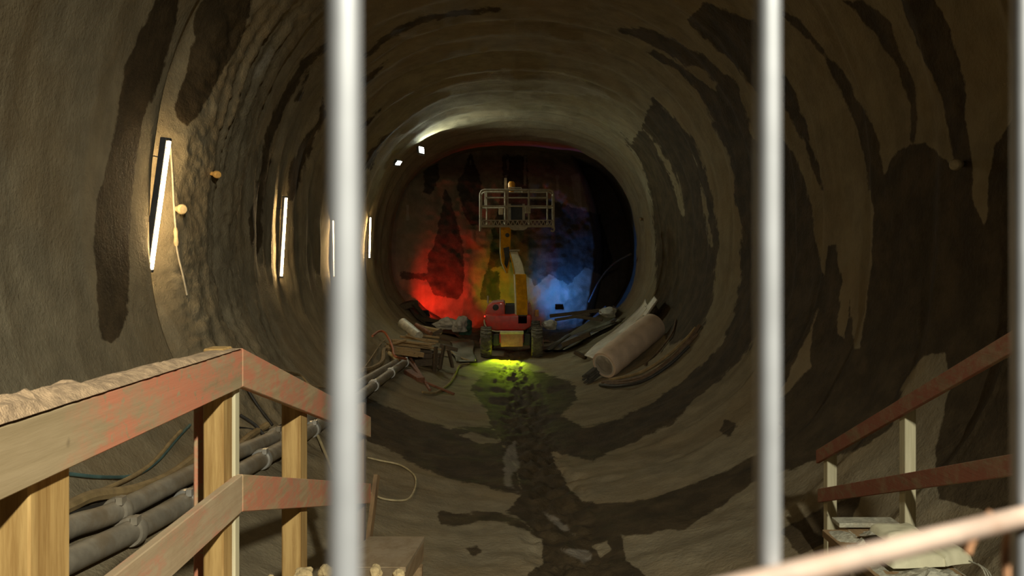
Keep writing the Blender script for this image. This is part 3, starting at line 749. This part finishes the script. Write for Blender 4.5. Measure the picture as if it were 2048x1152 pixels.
MB().box((0.02, 28.1, 3.50), (0.34, 0.2, 0.06)).build('elbow_cover', M['cage'], lift, bevel=0.01)
upb = beam('upper_boom', [(-0.235, 28.25, 2.74, 0.06, 0.10), (-0.28, 28.25, 3.05, 0.24, 0.26), (-0.28, 28.25, 3.45, 0.32, 0.32), (-0.26, 28.2, 4.30, 0.33, 0.30)], M['yellow'], lift)
MB().prism([Vector(v) for v in ((-0.35, 28.02, 3.58), (-0.16, 28.02, 3.62), (-0.14, 28.06, 3.3), (-0.2, 28.09, 3.02), (-0.24, 28.16, 2.9), (-0.32, 28.09, 3.05), (-0.30, 28.06, 3.25))], (0, 0, 0), (0, -0.03, 0)).build('dark_guard', M['black'], upb)
MB().tube([(-0.46, 28.07, 4.28), (-0.46, 28.07, 3.42), (-0.42, 28.09, 3.1), (-0.27, 28.14, 2.76)], 0.014, 8).build('hydraulic_hose', M['cream'], upb, smooth=True)
MB().lathe((-0.22, 28.0, 4.0), (0, -1, 0), [(0, 0.07), (0.05, 0.07), (0.06, 0.03)], 14).build('pivot', M['black'], upb, smooth=True)
# work cage
cy0, cy1 = 27.2, 28.05; cx0, cx1 = -1.08, 1.27; z0, z1, z2, z3 = 4.22, 4.45, 4.90, 5.42
cage = MB().box(((cx0+cx1)/2, (cy0+cy1)/2, z0+0.06), (cx1-cx0, cy1-cy0, 0.04)).build('cage_floor', M['cage'], lift)
def ct(name, *pts, r=0.028): return MB().tube(pts, r, 10).build(name, M['cage'], cage, smooth=True)
for y in (cy0, cy1):
    c_ = 0.12
    ct('cage_frame', (cx0, y, z0-0.12 if y == cy0 else z0), (cx0, y, z3-c_), (cx0+c_*0.3, y, z3-c_*0.3), (cx0+c_, y, z3), (cx1-c_, y, z3), (cx1-c_*0.3, y, z3-c_*0.3), (cx1, y, z3-c_), (cx1, y, z0), r=0.035 if y == cy0 else 0.028)
    ct('mid_rail', (cx0, y, z2), (cx1, y, z2))
    for x in ((-0.27, -0.20, 0.47) if y == cy0 else (-0.9, -0.3, 0.5, 1.1)): ct('cage_post', (x, y, z1-0.1), (x, y, z3))
for x in (cx0, cx1):
    for z in (z2, z3-0.12): ct('side_rail', (x, cy0, z), (x, cy1, z))
ct('inner_rail', (-0.93, 27.6, 5.2), (1.08, 27.6, 5.2), r=0.024); ct('inner_post', (-0.93, 27.6, 4.9), (-0.93, 27.6, 5.36), r=0.024); ct('inner_post', (1.08, 27.6, 4.9), (1.08, 27.6, 5.36), r=0.024)
for x0_, x1_ in ((cx0, -0.25), (-0.25, 0.47), (0.47, cx1)):           # lattice toe board, three panels
    tbm = MB().box(((x0_+x1_)/2, cy0, z1), (x1_-x0_, 0.03, 0.03)).box(((x0_+x1_)/2, cy0, z0+0.04), (x1_-x0_, 0.03, 0.06))
    n = max(3, int((x1_-x0_)/0.13))
    for i in range(n):
        xa = x0_+(x1_-x0_)*i/n; xb = x0_+(x1_-x0_)*(i+1)/n
        tbm.bar((xa, cy0, z0+0.05), ((xa+xb)/2, cy0, z1), 0.03, 0.045, up=(0, 1, 0)); tbm.bar(((xa+xb)/2, cy0, z1), (xb, cy0, z0+0.05), 0.03, 0.045, up=(0, 1, 0))
    tbm.build('toe_board', M['cage'], cage)
MB().prism([Vector((x, cy0-0.02, z)) for x, z in ((-0.2, 4.30), (-0.1, 4.18), (0.0, 4.14), (0.32, 4.14), (0.42, 4.20), (0.47, 4.30))], (0, 0, 0), (0, 0.5, 0)).build('cage_mount', M['cage'], cage)
MB().tube(curve_pts([(1.27, cy0, 4.3), (1.29, cy0, 4.16), (1.25, cy0, 4.10), (1.18, cy0, 4.13)]), 0.03, 8).build('hook', M['cage'], cage, smooth=True)
MB().box((-0.42, cy0-0.04, 4.74), (0.14, 0.10, 0.22)).build('junction_box', M['cream'], cage, bevel=0.012)
MB().box((0.44, cy0-0.04, 4.78), (0.18, 0.10, 0.22)).build('junction_box', M['cage'], cage, bevel=0.012)
MB().box((0.08, 27.5, 4.72), (0.42, 0.06, 0.5)).build('control_panel', M['black'], cage, bevel=0.02)
MB().box((-0.14, 27.45, 4.72), (0.08, 0.08, 0.55)).build('panel_frame', M['cage'], cage); MB().box((0.31, 27.45, 4.72), (0.08, 0.08, 0.55)).build('panel_frame', M['cage'], cage)
ct('top_hoop', (-0.2, 27.5, 5.36), (-0.18, 27.5, 5.52), (0.24, 27.5, 5.52), (0.27, 27.5, 5.36), r=0.02)
MB().lathe((-0.08, 27.7, 5.40), (0, 0, 1), [(0, 0.08), (0.1, 0.08), (0.12, 0.12), (0.28, 0.12), (0.34, 0.07)], 18).build('beacon', M['orange'], cage, smooth=True)
MB().box((-0.28, 27.9, 5.62), (0.09, 0.04, 0.5)).build('light_mast', M['cage'], cage)

# ------------------------------------------------------------------ pipes, hoses and clamps along the left invert
M['pvc'] = plain('grey_pipe', (0.34, 0.30, 0.23), 0.55, 0, 0.2, 5, (0.24, 0.17, 0.09), 0.6)
M['steel'] = plain('bright_clamp', (0.7, 0.68, 0.62), 0.35, 0.6, 0.1)
M['hose'] = plain('tan_hose', (0.34, 0.24, 0.11), 0.7)
M['bluehose'] = plain('blue_green_hose', (0.08, 0.15, 0.14), 0.6)
M['orangehose'] = plain('orange_hose', (0.45, 0.13, 0.04), 0.6)
M['blackhose'] = plain('black_hose', (0.04, 0.035, 0.028), 0.6)
M['creamcable'] = plain('cream_cable', (0.55, 0.45, 0.25), 0.6)
def pipe(px, r, label, clamps):
    P = [S(x, y, r+0.03) for x, y in px]; C = curve_pts(P, 10)
    t = thing('drain_pipe', P[len(P)//2]-Vector((0, 0, r)), label, 'pipe', 'pipes along the left invert')
    MB().tube(C, r, 18).build('pipe_run', M['pvc'], t, smooth=True)
    for x, y, m in clamps:
        q = S(x, y, r+0.03); i = min(range(len(C)), key=lambda k: (C[k]-q).length); i = min(max(i, 1), len(C)-2)
        ax = (C[i+1]-C[i-1]).normalized()
        k = MB().lathe(C[i]-ax*0.05, ax, [(0, r+0.004), (0.0, r+0.022), (0.03, r+0.03), (0.07, r+0.03), (0.1, r+0.022), (0.1, r+0.004)], 22)
        k.box(C[i]+Vector((0.4, -0.4, 0.75)).normalized()*(r+0.04), (0.05, 0.08, 0.06))
        k.build('clamp', M[m], t, smooth=True)
pipe([(60, 1095), (143, 1053), (235, 1022), (391, 944), (480, 903), (552, 872), (640, 820), (720, 767), (793, 725)], 0.085, 'upper grey drain pipe running along the left wall behind the handrail', [(228, 1022, 'pvc'), (552, 872, 'pvc')])
pipe([(60, 1160), (143, 1119), (264, 1062), (373, 1004), (494, 935), (581, 886), (638, 849), (720, 792), (747, 771), (781, 746), (812, 723)], 0.09, 'lower grey drain pipe with shiny clamps running behind the handrail', [(372, 1004, 'steel'), (522, 917, 'steel'), (632, 853, 'steel'), (747, 771, 'steel'), (781, 746, 'steel'), (808, 726, 'steel'), (268, 1060, 'pvc')])
def hose(name, px, r, mat, label, inset=None, cat='hose', group=None):
    P = [S(x, y, (r+0.015) if inset is None else inset) for x, y in px]
    o = MB().tube(curve_pts(P, 8), r, 8).build(name, M[mat], None, P[-1], smooth=True)
    return tag(o, label, cat, group)
hose('hose', [(100, 1030), (143, 1010), (186, 992), (264, 981), (339, 952), (394, 912), (440, 880)], 0.05, 'hose', 'thick tan hose above the upper drain pipe')
hose('hose', [(100, 945), (140, 948), (206, 954), (270, 950), (316, 921), (356, 875), (380, 850)], 0.016, 'bluehose', 'thin blue green hose sagging on the left wall behind the handrail')
hose('hose', [(100, 1042), (200, 1010), (300, 985), (400, 945), (480, 910), (540, 880)], 0.02, 'blackhose', 'thin black hose between tan hose and upper pipe')
hose('hose', [(150, 1000), (240, 965), (300, 930), (345, 880), (362, 862)], 0.02, 'hose', 'thin tan hose curving up the left wall behind the handrail')
hose('pipe_stub', [(470, 900), (500, 872), (534, 850)], 0.045, 'hose', 'short tan pipe ending above the drain pipes', cat='pipe')
hose('cable', [(610, 842), (630, 862), (650, 905), (668, 950), (690, 985)], 0.02, 'creamcable', 'cream cable dropping from the pipe clamp behind the left fence wire', cat='cable')
hose('cable', [(735, 915), (760, 921), (800, 930), (828, 950), (831, 972), (820, 995), (800, 1001), (765, 997), (740, 985)], 0.012, 'creamcable', 'cream cable loop lying on the concrete beside the ramp', cat='cable')
hose('cable', [(480, 830), (510, 850), (540, 880), (560, 860), (600, 850)], 0.02, 'blackhose', 'black cable tangle on the left wall behind the corner post', cat='cable')
hose('cable', [(440, 860), (480, 855), (530, 860), (575, 845)], 0.01, 'blackhose', 'thin black cable along the left wall above the pipes', cat='cable')
for i, px in enumerate([[(490, 770), (515, 810), (545, 850)], [(505, 765), (540, 745), (560, 790), (590, 800)], [(560, 740), (600, 750), (620, 770), (650, 775)], [(680, 740), (700, 730), (720, 745), (760, 690), (770, 680)]]):
    hose('cable', px, 0.018, ('blackhose', 'blackhose', 'hose', 'hose')[i], ['black cable hanging straight down behind the corner post', 'looped black cable just above the sloping top board', 'tan cable lying along the wall above the sloping board', 'tan hose rising from the pipes to the timber pile'][i], cat='cable')

# ------------------------------------------------------------------ debris around the boom lift
M['plank'] = wood('old_plank', (0.30, 0.19, 0.08), (0.45, 0.31, 0.14), 0)
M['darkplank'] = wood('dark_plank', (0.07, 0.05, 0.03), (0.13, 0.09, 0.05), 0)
M['membrane'] = plain('white_membrane', (0.78, 0.72, 0.60), 0.6, 0, 0.12, 3, (0.44, 0.34, 0.23), 0.5)
M['roll'] = plain('cream_membrane_roll', (0.78, 0.60, 0.44), 0.65, 0, 0.1, 3)
M['rollend'] = plain('dark_roll_core', (0.10, 0.09, 0.07), 0.8)
M['tarp'] = plain('grey_green_sheet', (0.28, 0.27, 0.20), 0.55, 0, 0.15, 2)
M['sack'] = plain('white_sack', (0.50, 0.48, 0.42), 0.7, 0, 0.15, 8)
M['rust'] = plain('rusty_steel', (0.24, 0.10, 0.05), 0.75, 0.1, 0.25, 10)
M['rebar'] = plain('brown_bar', (0.16, 0.10, 0.055), 0.7, 0.2, 0.25, 10)
M['whitepipe'] = plain('white_pipe', (0.62, 0.58, 0.46), 0.5)
M['greenbag'] = plain('dark_green_sack', (0.03, 0.09, 0.06), 0.6)
def ends(p, q, d0, d1):
    a, b = W(*p, d0), W(*q, d1)
    return a, b
def timber(p, q, d0, d1, wd, hg, mat, label, name='timber', cat='plank', group='timber pile left of the boom lift'):
    a, b = ends(p, q, d0, d1)
    o = MB().bar(a, b, wd, hg).build(name, M[mat], None, (a+b)/2-Vector((0, 0, hg/2)), bevel=0.006, seg=1)
    return tag(o, label, cat, group)
G = S(835, 742, 0.05).y                       # floor depth in front of the pile
d = G+0.6
for i, (p, q, dd, wd, hg, mt, lab) in enumerate([
 ((776, 699), (847, 710), 0.0, .16, .12, 'plank', 'broad tan plank at the front of the timber pile'),
 ((770, 693), (840, 700), 0.35, .14, .07, 'plank', 'tan plank just behind the broad front one in the pile'),
 ((784, 684), (862, 693), 0.7, .22, .14, 'plank', 'thick tan beam in the middle of the timber pile'),
 ((790, 680), (856, 688), 1.2, .12, .05, 'plank', 'thin tan slat on the middle beam'),
 ((800, 673), (876, 683), 1.6, .16, .06, 'plank', 'tan plank along the back of the timber pile'),
 ((816, 668), (878, 675), 2.1, .14, .05, 'plank', 'narrow tan plank on top at the back of the pile'),
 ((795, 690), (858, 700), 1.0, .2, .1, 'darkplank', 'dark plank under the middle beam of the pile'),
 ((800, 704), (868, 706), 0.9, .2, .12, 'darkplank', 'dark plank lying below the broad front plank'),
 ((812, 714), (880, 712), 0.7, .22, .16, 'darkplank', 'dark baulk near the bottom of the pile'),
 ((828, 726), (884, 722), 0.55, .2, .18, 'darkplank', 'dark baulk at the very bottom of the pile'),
 ((872, 693), (868, 758), 0.4, .10, .06, 'darkplank', 'dark upright board leaning at the end of the pile'),
 ((888, 690), (880, 738), 0.5, .10, .06, 'darkplank', 'dark board leaning next to the leaning upright'),
 ((897, 700), (905, 735), 1.2, .16, .05, 'darkplank', 'short dark board standing between pile and boom lift'),
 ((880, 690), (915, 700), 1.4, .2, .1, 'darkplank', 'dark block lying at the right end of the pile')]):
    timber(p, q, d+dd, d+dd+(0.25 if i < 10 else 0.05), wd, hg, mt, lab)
rp = random.Random(5)
for k, lab in enumerate(['thin slat jutting out over the front of the pile', 'thin tan slat lying crosswise at the left end of the pile', 'split thin slat along the top of the thick beam', 'broken grey slat at the right end of the pile', 'short slat stuck between the two front planks', 'thin slat sloping down from the back of the pile', 'longest thin slat crossing the whole pile']):
    x0_ = (772, 778, 788, 830, 775, 812, 768)[k]; y0_ = (704, 690, 681, 688, 696, 670, 687)[k]
    x1_ = (836, 812, 858, 884, 815, 868, 872)[k]; y1_ = (713, 680, 689, 700, 702, 689, 687)[k]
    timber((x0_, y0_), (x1_, y1_), d-0.05+0.25*k, d+0.1+0.25*k, .07+.02*rp.random(), .03+.02*rp.random(), 'plank', lab)
# white and brown tubes on the pile
a, b = W(805, 646, d+2.6), W(838, 672, d+1.9); ax = (b-a).normalized()
o = MB().tube([a-ax*0.08, a-ax*0.05, a, b], [0.05, 0.11, 0.15, 0.13], 18).build('plastic_tube', M['whitepipe'], None, b, smooth=True)
tag(o, 'white round ended plastic tube lying on the timber pile', 'tube')
a, b = W(832, 650, d+3.2), W(862, 668, d+2.7)
o = MB().tube([a, b], 0.07, 14).build('steel_pipe', M['rust'], None, b, smooth=True); tag(o, 'red brown steel pipe beside the white tube', 'pipe')
a, b = W(840, 655, d+4.4), W(884, 664, d+4.4)
o = MB().bar(a, b, .4, .12).build('timber', M['plank'], None, (a+b)/2, bevel=.01); tag(o, 'long tan board lying before the white sacks', 'plank')
timber((862, 672), (884, 660), d+3, d+3, .12, .12, 'darkplank', 'dark wooden block on the boards before the white sacks')
# red painted bars and cables
for p, q, lab in [((800, 702), (855, 768), 'long red bar leaning over the pipe ends'), ((820, 715), (860, 780), 'second red bar crossing under the long one'), ((852, 765), (908, 788), 'red bar lying on the concrete in front of the pile'), ((815, 745), (842, 762), 'short thick red block near the pipe ends')]:
    a, b = S(*p, 0.12 if p[1] < 740 else 0.05), S(*q, 0.03)
    k = .06 if 'block' not in lab else .2
    o = MB().bar(a, b, k, k*0.8).build('steel_bar', M['rust'], None, b, bevel=.008, seg=1); tag(o, lab, 'bar', 'red bars by the pipe ends')
hose('hose', [(745, 672), (757, 663), (768, 664), (778, 678), (785, 695), (790, 712), (812, 718)], 0.03, 'orangehose', 'orange hose arching over the pipe ends', 0.3)
hose('hose', [(845, 784), (868, 786), (884, 778), (900, 765), (910, 748), (916, 734), (924, 729), (938, 727)], 0.028, 'hose', 'olive hose curling on the floor in front of the pile')
hose('hose', [(724, 740), (745, 736), (765, 722), (768, 700), (778, 697)], 0.05, 'hose', 'tan hose bent up to the front plank of the pile', 0.15)
hose('hose', [(778, 706), (790, 716), (800, 722)], 0.05, 'creamcable', 'short cream hose end between pile and pipes', 0.2)
hose('hose', [(884, 690), (900, 702), (915, 712), (935, 720), (950, 722)], 0.03, 'hose', 'olive hose running from the pile towards the left wheel', 0.1)
# sacks
for px, py, dd, r, mt, lab in [(893, 648, 30.2, (.36, .3, .24), 'sack', 'crumpled white sack left of the boom lift'), (918, 650, 30.0, (.26, .3, .30), 'sack', 'white sack leaning on the crumpled one'), (932, 655, 30.4, (.25, .28, .34), 'greenbag', 'dark green sack behind the white sacks'), (1099, 651, 28.6, (.30, .25, .17), 'sack', 'white sack beside the right rear wheel'), (1216, 626, 31.2, (.36, .3, .2), 'sack', 'white bundle at the end of the grey green sheet')]:
    c = W(px, py, dd)
    o = lump(c, r, int(px) % 13, amp=0.45, flat=0.8).build('sack', M[mt], None, c-Vector((0, 0, r[2])), smooth=False)
    tag(o, lab, 'sack', 'sacks near the boom lift')
# grey green sheet draped over the floor, right of the lift
def draped(name, quad, nu, nv, hfun, mat, label, cat):
    (ax_, ay_), (bx_, by_), (cx_, cy_), (dx_, dy_) = quad; vs = []; fs = []
    for i in range(nu+1):
        for j in range(nv+1):
            u, v = i/nu, j/nv
            x = (ax_*(1-u)+bx_*u)*(1-v)+(dx_*(1-u)+cx_*u)*v; y = (ay_*(1-u)+by_*u)*(1-v)+(dy_*(1-u)+cy_*u)*v
            p = S(x+3*math.sin(v*9)*(u in (0, 1)), y, hfun(u, v)); vs.append(p if p.y < 32.4 else W(x, y, 32.4))
    for i in range(nu):
        for j in range(nv):
            a = i*(nv+1)+j; fs.append((a, a+1, a+nv+2, a+nv+1))
    m = MB().add(vs, fs); o = m.build(name, M[mat], None, vs[0], smooth=True)
    md = o.modifiers.new('thickness', 'SOLIDIFY'); md.thickness = 0.02
    return tag(o, label, cat)
rid = lambda u, v: 0.07+0.10*abs(math.sin(v*8+2*u+0.8*math.sin(u*5)))+0.05*(vn(u*4, v*9, 0, 77))
draped('plastic_sheet', [(1086, 700), (1128, 700), (1242, 640), (1200, 628)], 30, 40, lambda u, v: 0.05+0.13*abs(math.sin(u*7+1.5*math.sin(v*4)))+0.03*(vn(u*6, v*6, 0, 71)), 'tarp', 'grey green plastic sheet in folds right of the boom lift', 'sheet')
draped('plastic_sheet', [(900, 682), (946, 680), (950, 722), (912, 722)], 20, 20, lambda u, v: 0.05+0.08*abs(math.sin(v*6+u*2)), 'tarp', 'grey green sheet lying left of the left front wheel', 'sheet')
# membrane roll
def roll_axis(p, q, r): return S(*p, r), S(*q, r)
R_ = 0.36
a, b = roll_axis((1210, 729), (1307, 652), R_); ax = (b-a).normalized()
rt = thing('membrane_roll', S(1200, 752, 0.0), 'large cream membrane roll lying against the right invert', 'roll')
n, vs, fs = 64, [], []
m = MB()
sec = [(-0.02, R_*0.93), (0.0, R_*0.97)]+[(i/24, R_*(1+0.012*math.sin(i*1.3))) for i in range(1, 24)]+[(1.0, R_*0.97), (1.02, R_*0.6)]
Lr = (b-a).length
m.lathe(a, ax, [(t*Lr, r) for t, r in sec], 40); body = m.build('roll_body', M['roll'], rt, smooth=True)
for k in range(5):                                 # ragged wound layers at the near end
    MB().lathe(a-ax*(0.03+0.02*(k % 2)), ax, [(0, R_*(0.9-0.13*k)), (0.05, R_*(0.92-0.13*k)), (0.05, R_*(0.86-0.13*k)), (0, R_*(0.84-0.13*k))], 28).build('wound_layer', M['membrane'], body, smooth=True)
MB().tube(curve_pts([a-ax*0.05+Vector((0.05, 0, R_*0.95)), a-ax*0.12+Vector((0.2, 0, R_*0.5)), a-ax*0.06+Vector((0.30, 0, 0.0))], 6), 0.02, 6).build('loose_edge', M['membrane'], rt)
# dark core bundle poking out below the near end
cc = S(1192, 745, 0.16)
core = thing('bar_bundle', cc, 'dark bundle of bar ends poking out under the membrane roll', 'bundle')
for k in range(12):
    an = k*2.4; rr_ = 0.035*math.sqrt(k)
    p = cc+Vector((rr_*math.cos(an)*1.2, 0, rr_*math.sin(an)+0.02))
    MB().tube([p-ax*(0.35+0.05*(k % 3)), p+ax*0.6], 0.03, 8).build('bar', M['rollend'], core)
# white sheet behind the roll
def strip(name, A, B, n, mat, label, inset, cat='sheet'):
    vs, fs = [], []
    A_, B_ = curve_pts([Vector((x, y, 0)) for x, y in A], n), curve_pts([Vector((x, y, 0)) for x, y in B], n)
    mcols = 6; N_ = min(len(A_), len(B_))
    for i in range(N_):
        for j in range(mcols+1):
            t = j/mcols; p = A_[i].lerp(B_[i], t)
            vs.append(S(p.x, p.y, inset+0.10*math.sin(t*math.pi)))
    for i in range(N_-1):
        for j in range(mcols):
            q_ = i*(mcols+1)+j; fs.append((q_, q_+1, q_+mcols+2, q_+mcols+1))
    o = MB().add(vs, fs).build(name, M[mat], None, vs[0], smooth=True)
    md = o.modifiers.new('thickness', 'SOLIDIFY'); md.thickness = 0.03
    return tag(o, label, cat)
strip('membrane_sheet', [(1170, 712), (1192, 690), (1228, 664), (1262, 634), (1284, 612), (1292, 598)], [(1196, 722), (1215, 705), (1245, 680), (1275, 650), (1292, 628), (1296, 616)], 8, 'membrane', 'white membrane sheet lying behind the cream roll', 0.30)
strip('membrane_offcut', [(1280, 628), (1294, 610), (1308, 592)], [(1296, 634), (1306, 618), (1317, 603)], 6, 'membrane', 'white membrane offcut sticking up at the far end of the roll', 0.34)
# brown bars and cables hugging the right invert
for i, px in enumerate([[(1205, 765), (1250, 762), (1300, 748), (1345, 715), (1385, 672), (1400, 650)], [(1210, 768), (1265, 764), (1320, 740), (1360, 706), (1395, 668)], [(1220, 760), (1280, 745), (1330, 715), (1370, 680), (1392, 655)], [(1200, 770), (1240, 772), (1290, 760), (1340, 728), (1378, 692)], [(1290, 730), (1320, 700), (1345, 665), (1352, 640)]]):
    lab = ['thick brown hose along the right invert below the roll', 'brown bar lying outermost of the bundle below the roll', 'tan bar nearest to the cream roll', 'dark bar end at the bottom of the bundle below the roll', 'thin brown bar rising up the wall beside the roll'][i]
    hose('reinforcing_bar', px, (0.045, 0.03, 0.035, 0.035, 0.025)[i], ('rebar', 'rebar', 'hose', 'blackhose', 'rebar')[i], lab, cat='bar', group='bars on the right invert')
for p, q, d0, wd, hg, lab in [((1100, 632), (1205, 620), 32.5, .3, .12, 'long dark beam lying before the blue floodlight'), ((1110, 640), (1180, 628), 31.2, .25, .1, 'dark beam in front of the long one by the blue floodlight'), ((1145, 632), (1205, 640), 30.8, .3, .1, 'dark board beside the white bundle'), ((1125, 690), (1180, 668), 26.5, .2, .14, 'brown baulk lying on the sheet beside the roll'), ((1150, 704), (1172, 716), 24.5, .14, .1, 'short dark block in front of the membrane sheet')]:
    timber(p, q, d0, d0-0.2, wd, hg, 'darkplank', lab, group='dark timbers right of the boom lift')
# dark boards by the red light
for p, q, wd, hg, lab in [((783, 618), (830, 606), .5, .22, 'wide dark beam end left of the red floodlight'), ((826, 606), (850, 634), .12, .16, 'dark batten slanting down to the red floodlight'), ((848, 640), (880, 642), .5, .12, 'dark board lying below the red floodlight')]:
    timber(p, q, 32.6, 33.2, wd, hg, 'darkplank', lab, group='dark timbers by the red floodlight')
# leaning tube by the right end of the face
a, b = W(1178, 604, 36.6), W(1262, 508, 33.6)
o = MB().tube(curve_pts([a, W(1200, 560, 36.0), W(1228, 528, 34.8), b]), 0.05, 10).build('hose', M['blackhose'], None, a, smooth=True)
tag(o, 'dark hose slanting up to the end ring right of the blue light', 'hose')
# sloping muck at the foot of the face
mu = MB(); vs = []; fs = []; nu, nv = 60, 14
for i in range(nu+1):
    for j in range(nv+1):
        x = -4.0+8.0*i/nu; y = 32.4+5.2*j/nv
        th = math.atan2(-2.6, x); zb_ = float(wall_point(math.atan2(-3.4*math.sqrt(max(0.02, 1-(x/4.9)**2)), x), y)[2])
        vs.append((x, y, zb_-0.05+(0.06+(0.16+0.3*(1-sstep(1.0, 3.0, abs(x))))*sstep(0, 0.8, j/nv))*(1+0.3*(vn(x*1.3, y*1.3, 0, 81)))+0.10*(vn(x*4, y*4, 0, 82))))
for i in range(nu):
    for j in range(nv):
        q_ = i*(nv+1)+j; fs.append((q_, q_+nv+1, q_+nv+2, q_+1))
M['muck'] = plain('excavated_muck', (0.09, 0.075, 0.05), 0.85, 0, 0.4, 4, bmp=0.6)
o = mu.add(vs, fs).build('excavated_muck', M['muck'], None, (0, 34, 0), smooth=True)
tag(o, 'dark heap of excavated muck along the foot of the tunnel face', 'muck'); o['kind'] = 'stuff'

# ------------------------------------------------------------------ right scaffold planks with white sacks
M['mortar'] = plain('mortar_dust', (0.42, 0.40, 0.30), 0.9, 0, 0.35, 14, (0.2, 0.16, 0.1), 0.6, bmp=0.7)
M['whitesack'] = plain('cement_sack', (0.66, 0.62, 0.42), 0.65, 0, 0.1, 6, (0.5, 0.45, 0.3), 0.4)
SZ = E-1.76
walk = thing('scaffold_planks', (2.4, 5.0, SZ-0.1), 'mortar covered scaffold planks along the right handrail', 'planks')
for i, (x, y1) in enumerate([(2.12, 5.62), (2.29, 5.80), (2.46, 5.72)]):
    MB().box((x, (3.2+y1)/2, SZ-0.03), (0.165, y1-3.2, 0.05)).build('plank', M['deckwood'], walk, bevel=0.004, seg=1)
g = MB(); vs = []; fs = []
for i in range(71):
    for j in range(15):
        x = 2.05+0.50*j/14; y = 3.5+2.1*i/70
        e = min(1, min(j, 14-j)/2.5)*min(1, min(i, 70-i)/4)
        vs.append((x, y, SZ-0.006+0.045*e*max(0, 0.35+(vn(x*9, y*6, 0, 91))*0.8+0.4*(vn(x*30, y*30, 0, 92)))))
for i in range(70):
    for j in range(14):
        q_ = i*15+j; fs.append((q_, q_+1, q_+16, q_+15))
o = g.add(vs, fs).build('mortar_spill', M['mortar'], walk, label='grey spilled mortar'); o['kind'] = 'stuff'
for y in (3.6, 5.5):
    MB().box((2.3, y, SZ-0.10), (0.5, 0.09, 0.09)).build('bearer', M['deckwood'], walk)
    for x in (2.12, 2.46):
        zf = float(wall_point(math.atan2(-2.6, x), y)[2])-0.1
        MB().box((x, y, (SZ-0.145+zf)/2), (0.08, 0.08, SZ-0.145-zf)).build('prop', M['deckwood'], walk)
o = MB().box((2.34, 5.66, SZ+0.03), (0.40, 0.14, 0.03)).build('cross_board', M['mortar'], None, (2.3, 5.66, SZ), bevel=.006); tag(o, 'grey dusty board laid across the scaffold plank ends', 'board')
# cushiony sacks: a bevelled slab with a puffed profile
def sack(c, size, rz, seed, label, name='cement_sack'):
    b = bmesh.new(); bmesh.ops.create_grid(b, x_segments=22, y_segments=16, size=1.0)
    R = Matrix.Rotation(rz, 3, 'Z'); c = Vector(c); vs = []; fs = []
    tops = []
    for v in b.verts:
        u, w_ = v.co.x, v.co.y
        k = max(0, (1-abs(u)**5))*max(0, (1-abs(w_)**5))
        wob = 1+0.05*(vn(u*2, w_*2, 0, 95+seed))
        tops.append((u*size[0]/2*wob, w_*size[1]/2*wob, k**0.45*size[2]*(0.9+0.14*(vn(u*2.5, w_*2.5, 1, 96+seed)))))
    n = len(tops)
    vs = [c+R@Vector(p) for p in tops]+[c+R@Vector((p[0], p[1], 0)) for p in tops]
    fs = [tuple(x.index for x in f.verts) for f in b.faces]; fs += [tuple(i+n for i in reversed(f)) for f in fs]; b.free()
    o = MB().add(vs, fs).build(name, M['whitesack'], None, c, smooth=True)
    return tag(o, label, 'sack', 'white sacks on the scaffold planks')
sack((2.30, 4.95, SZ+0.03), (0.34, 0.26, 0.085), 0.1, 1, 'lower white sack with squared corners on the scaffold planks')
sack((2.50, 5.02, SZ+0.035), (0.22, 0.34, 0.085), 0.35, 2, 'white sack pointing towards the right handrail')
sack((2.32, 5.12, SZ+0.115), (0.26, 0.24, 0.06), 0.05, 3, 'upper folded white sack lying on the squared one')
# loose wires beside the planks
for k in range(3):
    o = MB().tube(curve_pts([W(1938+k*9, 1122+k*3, 4.6), W(1962+k*7, 1134+k*4, 4.5), W(1975+k*5, 1160, 4.4)]), 0.004, 6).build('wire', M['mortar'], None, W(1975+k*5, 1160, 4.4)); tag(o, ['thin grey curled wire closest to the mortar covered planks', 'middle one of the thin curled wires by the planks', 'thin grey curled wire furthest out from the mortar covered planks'][k], 'wire', 'curled wires by the planks')
